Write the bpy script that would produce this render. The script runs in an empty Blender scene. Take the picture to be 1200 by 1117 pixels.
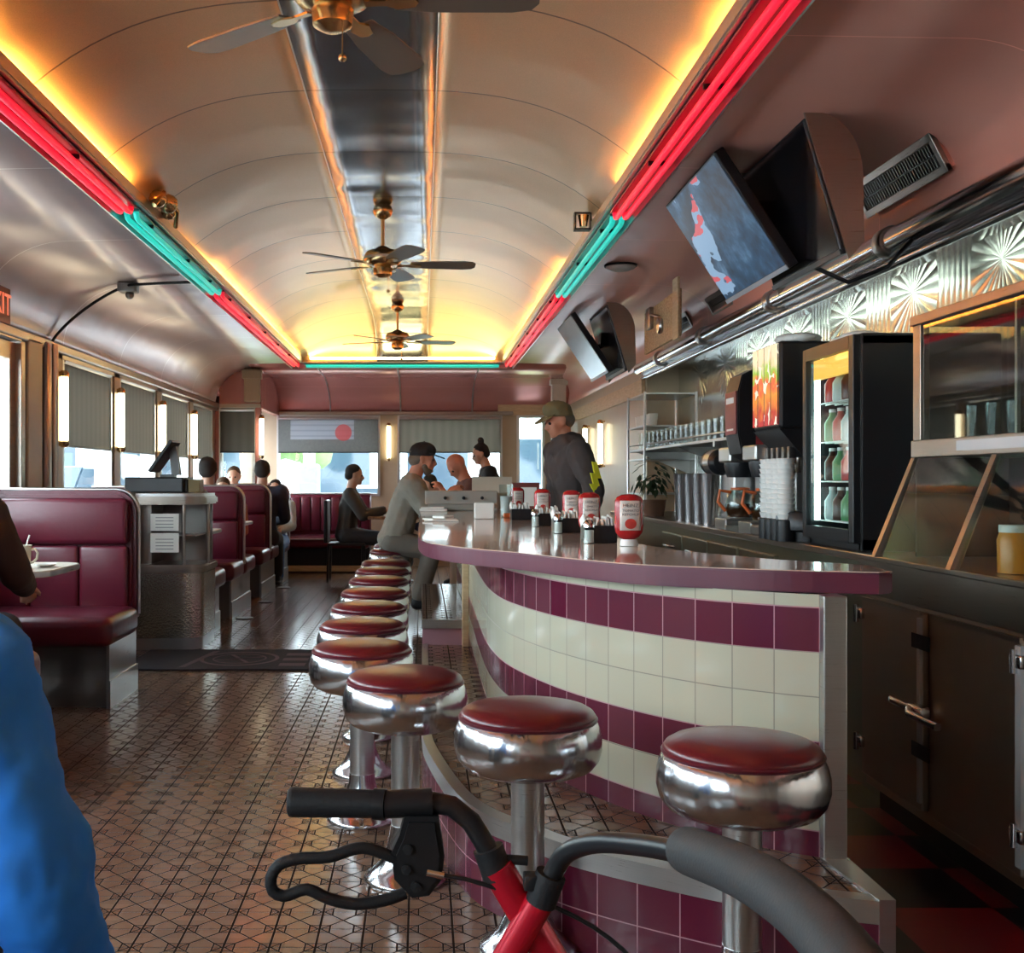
import bpy, bmesh, math, random
from mathutils import Vector, Matrix
import numpy as np
random.seed(7)
PI = math.pi
S = bpy.context.scene
COL = S.collection

# ---------------------------------------------------------------- camera, world, exposure
cam_d = bpy.data.cameras.new('camera')
cam = bpy.data.objects.new('camera', cam_d); COL.objects.link(cam)
cam.location = (0, 0, 1.15); cam.rotation_euler = (PI/2, 0, 0)
cam_d.sensor_width = 36; cam_d.lens = 36*1325/1200
cam_d.shift_x = 0.0875; cam_d.shift_y = 0.0029
cam_d.clip_start = 0.05; cam_d.clip_end = 300
S.camera = cam
S.view_settings.view_transform = 'Standard'
S.view_settings.look = 'None'
S.view_settings.gamma = 1
S.view_settings.use_curve_mapping = False
S.view_settings.exposure = 0.22
W = bpy.data.worlds.new('sky'); S.world = W; W.use_nodes = True
wn = W.node_tree; wn.nodes.clear()
wo = wn.nodes.new('ShaderNodeOutputWorld'); wb = wn.nodes.new('ShaderNodeBackground')
wb.inputs[0].default_value = (0.80, 0.90, 1.0, 1); wb.inputs[1].default_value = 14
wn.links.new(wb.outputs[0], wo.inputs[0])

# room numbers (metres)
XL, XR = -2.42, 1.93          # side walls
YB, YE = -2.6, 15.0           # wall behind the photographer, far end wall
ZW = 2.04                     # top of the walls, foot of the coves
RL, RR = -1.41, 0.96          # neon rails
ZR = 2.45
CX = (RL+RR)/2
WINY = [(-2.3,-1.2),(-0.97,0.23),(0.45,1.65),(1.87,3.07),(3.29,4.49),(4.71,5.91),(7.55,8.75),(8.97,10.17),(10.39,11.6),(11.82,12.95)]
WZ0, WZ1 = 0.92, 1.97

# window portals steer the daylight that comes in through each opening
def portal(x, y, z, sx, sy, rot):
    l = bpy.data.lights.new('window_portal', 'AREA'); l.shape = 'RECTANGLE'; l.size = sx; l.size_y = sy
    l.cycles.is_portal = True
    o = bpy.data.objects.new('window_portal', l); o.location = (x, y, z); o.rotation_euler = rot; COL.objects.link(o)
for a, b in WINY:
    portal(XL-0.1, (a+b)/2, 1.45, 1.1, b-a, (0, -PI/2, 0))
portal(-0.6, YE+0.1, 1.45, 2.4, 1.1, (-PI/2, 0, 0))

# ---------------------------------------------------------------- helpers
def new_mesh_obj(name, me, m=None, parent=None):
    o = bpy.data.objects.new(name, me); COL.objects.link(o)
    if m is not None and not me.materials:
        me.materials.append(m)
    if parent is not None: o.parent = parent
    return o
def tag(o, label=None, cat=None, group=None, kind=None):
    if label: o['label'] = label
    if cat: o['category'] = cat
    if group: o['group'] = group
    if kind: o['kind'] = kind
    return o
def thing(name, label, cat, loc=(0,0,0), rz=0, group=None):
    o = bpy.data.objects.new(name, None); COL.objects.link(o)
    o.empty_display_size = 0.1
    o.location = loc; o.rotation_euler = (0, 0, rz)
    return tag(o, label, cat, group)
def struct(o): o['kind'] = 'structure'; return o
def copy_tree(o, parent=None):
    c = o.copy(); COL.objects.link(c); c.parent = parent
    for ch in list(o.children): copy_tree(ch, c)
    return c

class MB:
    """collects shapes, then links them as ONE mesh"""
    def __init__(s): s.bm = bmesh.new(); s.mi = 0
    def _mi(s, n0):
        if s.mi:
            s.bm.faces.ensure_lookup_table()
            for f in s.bm.faces[n0:]: f.material_index = s.mi
    def box(s, x0, x1, y0, y1, z0, z1, bev=0, seg=2, M=None):
        n0 = len(s.bm.faces)
        t = bmesh.new(); bmesh.ops.create_cube(t, size=1)
        for v in t.verts:
            v.co = Vector(((x0+x1)/2+v.co.x*(x1-x0), (y0+y1)/2+v.co.y*(y1-y0), (z0+z1)/2+v.co.z*(z1-z0)))
        if bev: bmesh.ops.bevel(t, geom=t.edges[:], offset=bev, segments=seg, affect='EDGES', profile=0.5)
        if M is not None: bmesh.ops.transform(t, matrix=M, verts=t.verts)
        s.absorb(t); s._mi(n0); return s
    def absorb(s, t):
        me = bpy.data.meshes.new('t'); t.to_mesh(me); t.free(); s.bm.from_mesh(me); bpy.data.meshes.remove(me)
    def lathe(s, prof, cx=0, cy=0, cz=0, n=32, M=None, sx=1, sy=1):
        n0 = len(s.bm.faces); t = bmesh.new(); rings = []
        for r, z in prof:
            if r < 1e-5: rings.append([t.verts.new((cx, cy, cz+z))])
            else: rings.append([t.verts.new((cx+sx*r*math.cos(2*PI*i/n), cy+sy*r*math.sin(2*PI*i/n), cz+z)) for i in range(n)])
        for a, b in zip(rings, rings[1:]):
            if len(a) == 1 and len(b) == 1: continue
            for i in range(n):
                j = (i+1) % n
                if len(a) == 1: t.faces.new((a[0], b[j], b[i])) if 0 else t.faces.new((a[0], b[i], b[j]))
                elif len(b) == 1: t.faces.new((a[i], a[j], b[0]))
                else: t.faces.new((a[i], a[j], b[j], b[i]))
        if len(rings[0]) > 1: t.faces.new(list(reversed(rings[0])))
        if len(rings[-1]) > 1: t.faces.new(rings[-1])
        bmesh.ops.recalc_face_normals(t, faces=t.faces)
        if M is not None: bmesh.ops.transform(t, matrix=M, verts=t.verts)
        s.absorb(t); s._mi(n0); return s
    def tube(s, pts, r, n=10, rs=None, caps=True):
        n0 = len(s.bm.faces); t = bmesh.new(); pts = [Vector(p) for p in pts]; rings = []
        up = Vector((0,0,1))
        d0 = (pts[1]-pts[0]).normalized()
        if abs(d0.dot(up)) > .95: up = Vector((1,0,0))
        nrm = (up - d0*up.dot(d0)).normalized()
        for i, p in enumerate(pts):
            if i == 0: d = pts[1]-pts[0]
            elif i == len(pts)-1: d = pts[-1]-pts[-2]
            else: d = (pts[i+1]-p).normalized() + (p-pts[i-1]).normalized()
            d.normalize(); nrm = (nrm - d*nrm.dot(d)).normalized(); b = d.cross(nrm)
            rr = rs[i] if rs else r
            rings.append([t.verts.new(p + (nrm*math.cos(2*PI*k/n) + b*math.sin(2*PI*k/n))*rr) for k in range(n)])
        for a, b in zip(rings, rings[1:]):
            for i in range(n): t.faces.new((a[i], a[(i+1)%n], b[(i+1)%n], b[i]))
        if caps: t.faces.new(list(reversed(rings[0]))); t.faces.new(rings[-1])
        bmesh.ops.recalc_face_normals(t, faces=t.faces)
        s.absorb(t); s._mi(n0); return s
    def prism(s, pts, h, M=None, bev=0):
        """polygon in xy, extruded h up in z, then moved by M"""
        n0 = len(s.bm.faces); t = bmesh.new()
        f = t.faces.new([t.verts.new((x, y, 0)) for x, y in pts])
        r = bmesh.ops.extrude_face_region(t, geom=[f])
        for v in r['geom']:
            if isinstance(v, bmesh.types.BMVert): v.co.z += h
        bmesh.ops.recalc_face_normals(t, faces=t.faces)
        if bev:
            es = [e for e in t.edges if abs(e.verts[0].co.z-e.verts[1].co.z) < 1e-6]
            bmesh.ops.bevel(t, geom=es, offset=bev, segments=2, affect='EDGES')
        if M is not None: bmesh.ops.transform(t, matrix=M, verts=t.verts)
        s.absorb(t); s._mi(n0); return s
    def ball(s, c, r, M=None, sub=2):
        n0 = len(s.bm.faces); t = bmesh.new(); bmesh.ops.create_icosphere(t, subdivisions=sub, radius=1)
        rx = r if isinstance(r, (tuple, list)) else (r, r, r)
        for v in t.verts: v.co = Vector((v.co.x*rx[0], v.co.y*rx[1], v.co.z*rx[2])) + Vector(c)
        if M is not None: bmesh.ops.transform(t, matrix=M, verts=t.verts)
        s.absorb(t); s._mi(n0); return s
    def build(s, name, m=None, parent=None, smooth=None, loc=None):
        me = bpy.data.meshes.new(name); bmesh.ops.remove_doubles(s.bm, verts=s.bm.verts, dist=1e-6)
        s.bm.normal_update()
        s.bm.to_mesh(me); s.bm.free()
        ms = m if isinstance(m, (list, tuple)) else [m]
        for x in ms: me.materials.append(x)
        if smooth is not None:
            me.polygons.foreach_set('use_smooth', [True]*len(me.polygons))
            try: me.set_sharp_from_angle(angle=math.radians(smooth))
            except Exception: pass
        o = new_mesh_obj(name, me, None, parent)
        if loc: o.location = loc
        return o

def grid_mesh(name, f, us, vs, m, parent=None, uv=None, smooth=True, thick=0):
    """surface f(u,v) over lists us, vs"""
    nu, nv = len(us), len(vs)
    verts = [f(u, v) for u in us for v in vs]
    faces = [(i*nv+j, (i+1)*nv+j, (i+1)*nv+j+1, i*nv+j+1) for i in range(nu-1) for j in range(nv-1)]
    me = bpy.data.meshes.new(name); me.from_pydata(verts, [], faces); me.materials.append(m)
    if uv:
        l = me.uv_layers.new(name='UVMap'); k = 0
        for p in me.polygons:
            for li in p.loop_indices:
                vi = me.loops[li].vertex_index; l.data[li].uv = uv(us[vi//nv], vs[vi%nv])
    if smooth: me.polygons.foreach_set('use_smooth', [True]*len(me.polygons))
    o = new_mesh_obj(name, me, None, parent)
    if thick:
        md = o.modifiers.new('thickness', 'SOLIDIFY'); md.thickness = thick; md.offset = 0
    return o
def lin(a, b, n): return [a+(b-a)*i/(n-1) for i in range(n)]

# ---------------------------------------------------------------- materials
class NT:
    def __init__(s, name):
        s.m = bpy.data.materials.new(name); s.m.use_nodes = True; s.t = s.m.node_tree
        s.b = s.t.nodes['Principled BSDF']; s.out = s.t.nodes['Material Output']
    def n(s, t, **k):
        x = s.t.nodes.new(t)
        for a, v in k.items(): setattr(x, a, v)
        return x
    def lk(s, a, b): s.t.links.new(a, b)
    def put(s, sock, v):
        if hasattr(v, 'is_output'): s.lk(v, sock)
        else: sock.default_value = v
    def math(s, op, a, b=None, c=None, clamp=False):
        x = s.n('ShaderNodeMath', operation=op); x.use_clamp = clamp
        s.put(x.inputs[0], a)
        if b is not None: s.put(x.inputs[1], b)
        if c is not None: s.put(x.inputs[2], c)
        return x.outputs[0]
    def mix(s, f, a, b):
        x = s.n('ShaderNodeMix', data_type='RGBA'); s.put(x.inputs[0], f)
        s.put(x.inputs[6], a if hasattr(a, 'is_output') else (*a, 1)); s.put(x.inputs[7], b if hasattr(b, 'is_output') else (*b, 1)); return x.outputs[2]
    def coord(s, kind='Object'): return s.n('ShaderNodeTexCoord').outputs[kind]
    def sep(s, v):
        x = s.n('ShaderNodeSeparateXYZ'); s.lk(v, x.inputs[0]); return x.outputs
    def noise(s, scale, detail=3, vec=None, rough=.5):
        x = s.n('ShaderNodeTexNoise'); x.inputs['Scale'].default_value = scale; x.inputs['Detail'].default_value = detail
        x.inputs['Roughness'].default_value = rough
        s.lk(vec if vec is not None else s.coord(), x.inputs['Vector']); return x.outputs['Fac']
    def mapping(s, sc, vec=None):
        x = s.n('ShaderNodeMapping'); x.inputs['Scale'].default_value = sc; s.lk(vec if vec is not None else s.coord(), x.inputs['Vector']); return x.outputs[0]
    def ramp(s, f, stops, interp='LINEAR'):
        x = s.n('ShaderNodeValToRGB'); x.color_ramp.interpolation = interp; s.lk(f, x.inputs[0])
        e = x.color_ramp.elements
        while len(e) < len(stops): e.new(0.5)
        for el, (p, c) in zip(e, stops): el.position = p; el.color = (*c, 1)
        return x.outputs[0]
    def bump(s, h, strength=.3, dist=.01):
        x = s.n('ShaderNodeBump'); x.inputs['Strength'].default_value = strength; x.inputs['Distance'].default_value = dist
        s.lk(h, x.inputs['Height']); s.lk(x.outputs[0], s.b.inputs['Normal'])
    def col(s, v): s.put(s.b.inputs['Base Color'], v if hasattr(v, 'is_output') else (*v, 1)); return s
    def rm(s, r, m=0): s.put(s.b.inputs['Roughness'], r); s.put(s.b.inputs['Metallic'], m); return s
def plain(name, c, r=.5, m=0, vary=.12, nsc=6, bump=0, bsc=60, coat=0):
    t = NT(name)
    f = t.noise(nsc, 4)
    lo = tuple(x*(1-vary) for x in c); hi = tuple(min(1, x*(1+vary)) for x in c)
    t.col(t.mix(f, lo, hi)).rm(r, m)
    if bump: t.bump(t.noise(bsc, 3), bump, .004)
    if coat: t.b.inputs['Coat Weight'].default_value = coat; t.b.inputs['Coat Roughness'].default_value = .08
    return t.m
def glow(name, c, s):
    t = NT(name); t.col(c).rm(.4)
    t.b.inputs['Emission Color'].default_value = (*c, 1); t.b.inputs['Emission Strength'].default_value = s
    return t.m
def glass(name, tint=(.92,.96,.95), op=.12, rough=.02):
    t = NT(name)
    tr = t.n('ShaderNodeBsdfTransparent'); tr.inputs[0].default_value = (*tint, 1)
    gl = t.n('ShaderNodeBsdfGlossy'); gl.inputs['Roughness'].default_value = rough; gl.inputs[0].default_value = (.95,.97,.97,1)
    fr = t.n('ShaderNodeFresnel'); fr.inputs[0].default_value = 1.45
    gm = t.n('ShaderNodeNewGeometry'); f = t.math('MULTIPLY', t.math('MULTIPLY_ADD', fr.outputs[0], .9, op*.1), t.math('SUBTRACT', 1, gm.outputs['Backfacing']))
    mx = t.n('ShaderNodeMixShader'); t.lk(f, mx.inputs[0]); t.lk(tr.outputs[0], mx.inputs[1]); t.lk(gl.outputs[0], mx.inputs[2])
    t.lk(mx.outputs[0], t.out.inputs[0]); return t.m
def brushed(name, c, r=.28, axis=(1,1,60), bs=.08, wave=0, wsc=2.5):
    t = NT(name); v = t.mapping(axis)
    f = t.noise(8, 4, v)
    t.col(t.mix(f, tuple(x*.8 for x in c), c)); t.rm(t.math('MULTIPLY_ADD', f, .15, r-.07), 1)
    if wave:
        h = t.math('ADD', t.math('MULTIPLY', t.noise(wsc, 2), wave), t.math('MULTIPLY', f, bs*.05)); t.bump(h, .5, .1)
    else: t.bump(f, bs, .004)
    return t.m

STEEL = brushed('brushed_steel', (.62,.61,.6), .3)
CHROME = plain('chrome', (.62,.62,.64), .16, 1, .05, 3)
STEELD = brushed('dark_steel', (.30,.28,.26), .38)
STEELW = brushed('warm_steel', (.42,.36,.31), .3)
BRASS = plain('brass', (.62,.42,.2), .25, 1)
BLACK = plain('black_plastic', (.012,.012,.014), .35)
def dull(m, v=.2):
    m.node_tree.nodes['Principled BSDF'].inputs['Specular IOR Level'].default_value = v; return m
SPUN = NT('spun_aluminium'); SPUN.col((.60,.60,.62)).rm(.2,1); SPUN.bump(SPUN.noise(24,2,SPUN.mapping((1,1,.3))), .5, .006); SPUN = SPUN.m
BLACKR = plain('black_rubber', (.016,.016,.018), .55, bump=.2, bsc=200)
MAROON = plain('maroon_vinyl', (.095,.008,.02), .33, 0, .15, 5, .25, 30)
SEATRED = plain('stool_vinyl', (.115,.006,.012), .3, 0, .2, 5, .1, 20, coat=.1)
WHITE = plain('white_plastic', (.75,.75,.72), .4)
dull(BLACKR); dull(BLACK, .3)
PAPER = plain('paper', (.78,.77,.72), .8)
CREAM = plain('cream_formica', (.62,.56,.46), .3)
GLASS = glass('window_glass')
GLASSD = glass('case_glass', (.8,.86,.84), .3)
def woodm(name, a, b, sc=(12,1,1), r=.5):
    t = NT(name); f = t.noise(4, 6, t.mapping(sc), .65)
    t.col(t.ramp(f, [(.3,a),(.7,b)])).rm(r); t.bump(f, .15, .004); return t.m
WOOD = woodm('brown_wood', (.16,.075,.035), (.3,.16,.08))
WOODL = woodm('pale_wood', (.42,.27,.14), (.6,.42,.24), (2,2,14))
# ---------------------------------------------------------------- setting materials
def m_floor():
    t = NT('ornament_tile_floor'); T = .1134
    x, y, z = t.sep(t.coord())
    def cell(v, off=0): return t.math('ABSOLUTE', t.math('SUBTRACT', t.math('FRACT', t.math('ADD', t.math('DIVIDE', v, T), 100+off)), .5))
    p, q = cell(x, .32), cell(y)
    A = lambda v: t.math('ABSOLUTE', v)
    d1 = t.math('ADD', A(t.math('SUBTRACT', p, .27)), t.math('GREATER_THAN', q, .21))
    d2 = t.math('ADD', t.math('MULTIPLY', A(t.math('SUBTRACT', t.math('MULTIPLY_ADD', p, 1.07, q), .5)), .68), t.math('GREATER_THAN', p, .5))
    d3 = t.math('ADD', A(t.math('SUBTRACT', q, .2)), t.math('LESS_THAN', p, .27))
    d4 = t.math('SUBTRACT', .492, p); d5 = t.math('ADD', q, .008)
    d = t.math('MINIMUM', t.math('MINIMUM', d1, d2), t.math('MINIMUM', d3, t.math('MINIMUM', d4, d5)))
    line = t.math('SUBTRACT', 1, t.math('DIVIDE', t.math('SUBTRACT', d, .014), .014), clamp=True)
    box = t.math('MULTIPLY', t.math('GREATER_THAN', p, .28), t.math('LESS_THAN', q, .2))
    wn_ = t.n('ShaderNodeTexWhiteNoise'); wn_.noise_dimensions = '2D'
    fl = t.n('ShaderNodeVectorMath', operation='FLOOR'); sc = t.n('ShaderNodeVectorMath', operation='SCALE'); sc.inputs['Scale'].default_value = 1/T
    t.lk(t.coord(), sc.inputs[0]); t.lk(sc.outputs[0], fl.inputs[0]); t.lk(fl.outputs[0], wn_.inputs['Vector'])
    base = t.mix(t.noise(9, 5), (.12,.065,.04), (.19,.11,.068))
    base = t.mix(t.math('MULTIPLY', wn_.outputs[0], .35), base, (.27,.15,.09))
    base = t.mix(t.math('MULTIPLY', box, .35), base, (.12,.05,.03))
    t.col(t.mix(line, base, (.02,.01,.007)))
    t.rm(t.math('MULTIPLY_ADD', line, .6, .17)); t.put(t.b.inputs['Specular IOR Level'], t.math('MULTIPLY_ADD', line, -.45, .5)); t.bump(t.math('ADD', t.math('MULTIPLY', line, -1), t.math('MULTIPLY', t.noise(7, 2), .3)), .2, .003)
    return t.m
def m_checker():
    t = NT('checker_tile_floor'); c = t.n('ShaderNodeTexChecker'); c.inputs['Scale'].default_value = 1/.3048
    mp = t.n('ShaderNodeMapping'); mp.inputs['Location'].default_value = (.01, .045, .13); t.lk(t.coord(), mp.inputs[0]); t.lk(mp.outputs[0], c.inputs['Vector'])
    t.col(t.mix(c.outputs['Fac'], (.008,.01,.014), (.17,.012,.022))).rm(.3); t.bump(t.noise(12,3), .1, .002); return t.m
TT = .1065
def m_walltile(name, rows):
    t = NT(name); uv = t.coord('UV'); u, v, _ = t.sep(uv)
    def ln(a): return t.math('LESS_THAN', t.math('SUBTRACT', .5, t.math('ABSOLUTE', t.math('SUBTRACT', t.math('FRACT', t.math('DIVIDE', a, TT)), .5))), .013)
    g = t.math('MAXIMUM', ln(u), ln(v)); n = len(rows)
    f = t.math('DIVIDE', v, TT*n)
    CR, MG = (.47,.45,.34), (.095,.008,.026)
    band = t.ramp(f, [(i/n, CR if r == 'c' else MG) for i, r in enumerate(rows)], 'CONSTANT')
    wn_ = t.n('ShaderNodeTexWhiteNoise'); wn_.noise_dimensions = '2D'
    sc = t.n('ShaderNodeVectorMath', operation='SCALE'); sc.inputs['Scale'].default_value = 1/TT; fl = t.n('ShaderNodeVectorMath', operation='FLOOR')
    t.lk(uv, sc.inputs[0]); t.lk(sc.outputs[0], fl.inputs[0]); t.lk(fl.outputs[0], wn_.inputs['Vector'])
    band = t.mix(t.math('MULTIPLY', wn_.outputs[0], .12), band, (.3,.2,.2))
    t.col(t.mix(g, band, t.mix(t.math('GREATER_THAN', t.sep(band)[1], .3), (.42,.2,.24), (.22,.2,.16))))
    t.rm(t.math('MULTIPLY_ADD', g, .5, .16)); t.bump(t.math('MULTIPLY', g, -1), .35, .002); return t.m
M_FLOOR, M_CHECK = m_floor(), m_checker()
M_TILE = m_walltile('striped_counter_tile', 'mcmccmc')
M_RISER = m_walltile('maroon_riser_tile', 'mmm')

def m_vault():
    t = NT('tan_laminate_ceiling'); x, y, z = t.sep(t.coord())
    sp = t.noise(260, 2); f = t.noise(1.2, 2)
    c = t.mix(sp, (.56,.34,.17), (.82,.54,.30))
    seam = t.math('LESS_THAN', t.math('ABSOLUTE', t.math('SUBTRACT', t.math('FRACT', t.math('ADD', t.math('DIVIDE', y, .93), 10.199)), .5)), .006)
    t.col(t.mix(seam, c, (.2,.12,.07))).rm(.3, .55)
    ph = t.math('ABSOLUTE', t.math('SUBTRACT', t.math('FRACT', t.math('ADD', t.math('DIVIDE', y, .93), 10.199)), .5))
    h = t.math('ADD', t.math('MULTIPLY', f, .30), t.math('MULTIPLY', ph, .12)); t.bump(t.math('ADD', h, t.math('MULTIPLY', sp, .0025)), .8, .06); return t.m
def m_strip():
    t = NT('dark_steel_ceiling'); x, y, z = t.sep(t.coord()); v = t.mapping((.6,1.6,1)); f = t.noise(1.3, 1, v)
    seam = t.math('LESS_THAN', t.math('ABSOLUTE', t.math('SUBTRACT', t.math('FRACT', t.math('ADD', t.math('DIVIDE', y, .93), 10.199)), .5)), .008)
    t.col(t.mix(seam, (.22,.23,.26), (.04,.04,.04))).rm(.2, 1); ph = t.math('ABSOLUTE', t.math('SUBTRACT', t.math('FRACT', t.math('ADD', t.math('DIVIDE', y, .93), 10.199)), .5))
    t.bump(t.math('ADD', t.math('MULTIPLY', f, .5), t.math('MULTIPLY', ph, .12)), .7, .07); return t.m
def m_cove(name, c, r, metal, seam_w, wav, seams=True, L=1.42):
    t = NT(name); x, y, z = t.sep(t.coord())
    f = t.noise(1.6, 2)
    k = t.math('FRACT', t.math('DIVIDE', t.math('ADD', y, 20.09), L))
    seam = t.math('LESS_THAN', t.math('ABSOLUTE', t.math('SUBTRACT', k, .5)), seam_w)
    base = t.mix(t.noise(3, 3), tuple(a*.88 for a in c), c)
    t.col(t.mix(seam, base, tuple(min(1, a*1.5) for a in c)) if seams else base).rm(r, metal)
    t.bump(f, wav, .08); return t.m
M_VAULT, M_STRIP = m_vault(), m_strip()
M_COVEL = m_cove('mauve_metal_cove', (.76,.60,.58), .3, .5, .004, .22)
M_COVER = m_cove('salmon_metal_cove', (.74,.34,.26), .34, .2, .002, .12)
M_COVEE = m_cove('pink_metal_end_cove', (.55,.22,.19), .27, .4, .004, .2, True, .95)
M_WALLM = brushed('wall_steel', (.50,.47,.43), .3, (1,1,30))
M_POST = plain('tan_post', (.40,.30,.2), .4, .2)

def m_quilt():
    t = NT('sunburst_quilted_steel'); x, y, z = t.sep(t.coord())
    L = .78
    yy = t.math('MULTIPLY', t.math('SUBTRACT', t.math('FRACT', t.math('DIVIDE', y, L)), .5), L)
    zz = t.math('SUBTRACT', 1.99, z)
    an = t.math('ARCTAN2', yy, zz)
    rad = t.math('SQRT', t.math('ADD', t.math('POWER', yy, 2), t.math('POWER', zz, 2)))
    fan = t.math('ABSOLUTE', t.math('SINE', t.math('MULTIPLY', an, 10)))
    fm = t.math('LESS_THAN', rad, .25)
    rib = t.math('ABSOLUTE', t.math('SINE', t.math('MULTIPLY', y, 62)))
    h = t.math('ADD', t.math('MULTIPLY', fm, t.math('MULTIPLY', fan, t.math('MULTIPLY', rad, 4))), t.math('MULTIPLY', t.math('SUBTRACT', 1, fm), t.math('MULTIPLY', rib, .35)))
    t.col((.68,.70,.64)).rm(.2, 1); t.bump(t.math('ADD', h, t.noise(3,2)), .4, .009); return t.m
M_QUILT = m_quilt()

# ---------------------------------------------------------------- floor, walls
def slab(name, x0, x1, y0, y1, z0, z1, m): return struct(MB().box(x0,x1,y0,y1,z0,z1).build(name, m))
slab('floor', XL-.12, 2.45, YB-.12, YE+.12, -.1, 0, M_FLOOR)
slab('trim_1', 1.0, 2.4, -1.5, 9.6, .001, .012, M_CHECK)      # chequered floor behind the counter
# left wall with window openings
lw = MB(); lw.box(XL-.12, XL, YB, YE, 0, WZ0); lw.box(XL-.12, XL, YB, YE, WZ1, ZW+.1)
edges = [YB] + [v for w in WINY for v in w] + [13.2]
DOORY = (5.93, 6.78)
for a, b in zip(edges[0::2], edges[1::2]):
    if a < DOORY[0] < b: lw.box(XL-.12, XL, a, DOORY[0], WZ0, WZ1); lw.box(XL-.12, XL, DOORY[1], b, WZ0, WZ1)
    else: lw.box(XL-.12, XL, a, b, WZ0, WZ1)
lw.bm.faces.ensure_lookup_table()
struct(lw.build('wall_left', M_WALLM))
def shade_mat():
    t = NT('roller_shade'); x, y, z = t.sep(t.coord())
    f = t.math('ADD', t.math('MULTIPLY', t.math('SINE', t.math('MULTIPLY', t.math('ADD', y, x), 55)), .5), .5)
    t.col(t.mix(t.math('MULTIPLY', f, t.noise(2)), (.13,.12,.105), (.24,.225,.20))).rm(.8)
    t.b.inputs['Emission Strength'].default_value = 0
    tl = t.n('ShaderNodeBsdfTranslucent'); tl.inputs[0].default_value = (.30,.275,.24,1)
    mx = t.n('ShaderNodeMixShader'); mx.inputs[0].default_value = .45
    t.lk(t.b.outputs[0], mx.inputs[1]); t.lk(tl.outputs[0], mx.inputs[2]); t.lk(mx.outputs[0], t.out.inputs[0]); return t.m
SHADE = shade_mat()
LAMPG = glow('warm_tube_glow', (1.0,.93,.62), 7.0)
wi = 0
def side_window(y0, y1):
    global wi; wi += 1
    e = bpy.data.objects.new('window_%d' % wi, None); COL.objects.link(e); e.location = (XL, (y0+y1)/2, WZ0); e['kind'] = 'structure'
    h, w = WZ1-WZ0, (y1-y0)/2
    fr = MB(); d = .03
    fr.box(-.09,.02,-w,-w+d,0,h); fr.box(-.09,.02,w-d,w,0,h); fr.box(-.09,.02,-w+d,w-d,0,d); fr.box(-.09,.02,-w+d,w-d,h-d,h)
    fr.build('window_frame', STEEL, e)
    MB().box(-.05,-.044,-w+d,w-d,d,h-d).build('window_pane', GLASS, e)
    MB().box(-.0,.05,-w,w,-.03,-.004,.004).build('window_sill', STEEL, e)
for a, b in WINY: side_window(a, b)
kk = 0
where = {7.55:'first window beyond the door', 8.97:'second window beyond the door', 10.39:'third window beyond the door', 11.82:'last side window before the end wall'}
def shade(x, y, z0, z1, w, label, rz=0, m=SHADE):
    e = thing('window_shade', label, 'shade', (x, y, z0), rz, 'roller shades half drawn')
    MB().box(-.004,.004,-w,w,.012,z1-z0-.03).build('shade_cloth', m, e)
    MB().tube([(0,-w,z1-z0-.02),(0,w,z1-z0-.02)], .022).build('roller', STEEL, e, 40)
    MB().box(-.009,.009,-w,w,0,.016,.003).build('hem_bar', BLACK, e)
for a, b in WINY:
    if a > 7: shade(XL+.005, (a+b)/2, 1.37, WZ1, (b-a)/2-.035, 'grey-brown roller shade in the '+where[a])
# wall lamps between the side windows
def wall_lamp(x, y, z, label, rz=0, mat=LAMPG):
    e = thing('wall_lamp', label, 'lamp', (x, y, z), rz, 'vertical tube wall lamps')
    MB().lathe([(.001,0),(.024,.004),(.026,.03),(.026,.42),(.024,.446),(.001,.45)], .05,0,0,16).build('lamp_tube', mat, e, 40)
    MB().lathe([(.001,-.03),(.02,-.028),(.032,-.01),(.032,.012),(.026,.014)], .05,0,0,16).box(0,.05,-.02,.02,-.02,.0).build('bottom_holder', BRASS, e, 40)
    MB().lathe([(.026,.436),(.032,.438),(.032,.46),(.02,.478),(.001,.48)], .05,0,0,16).box(0,.05,-.02,.02,.45,.47).build('top_holder', BRASS, e, 40)
lampw = {7.45:'beside the door, before the first shade', 8.86:'between the first and second side shades', 10.3:'between the second and third side shades', 11.72:'between the third and fourth side shades'}
for y, s in lampw.items(): wall_lamp(XL+.01, y, 1.39, 'lit vertical tube lamp on the window wall '+s)
# posts between windows (wood faced) and cornice
ps = MB()
for y in (7.44, 8.86, 10.28, 11.71): ps.box(XL-.0, XL+.03, y-.08, y+.08, WZ0, ZW-.03, .004)
ps.box(XL, XL+.05, 6.80, 7.06, 0, ZW-.03, .01)
struct(ps.build('trim_2', M_POST))
struct(MB().box(XL, XL+.07, 7.10, 7.19, 0, ZW-.02, .02).tube([(XL+.05,7.27,0),(XL+.05,7.27,ZW-.02)], .03).build('trim_17', STEELW, None, 40))
struct(MB().box(XL, XL+.05, YB, 13.2, ZW-.06, ZW, .01).box(XL, XL+.03, 7.4, 13.2, ZW-.09, ZW-.062).build('trim_3', STEELW))
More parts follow.
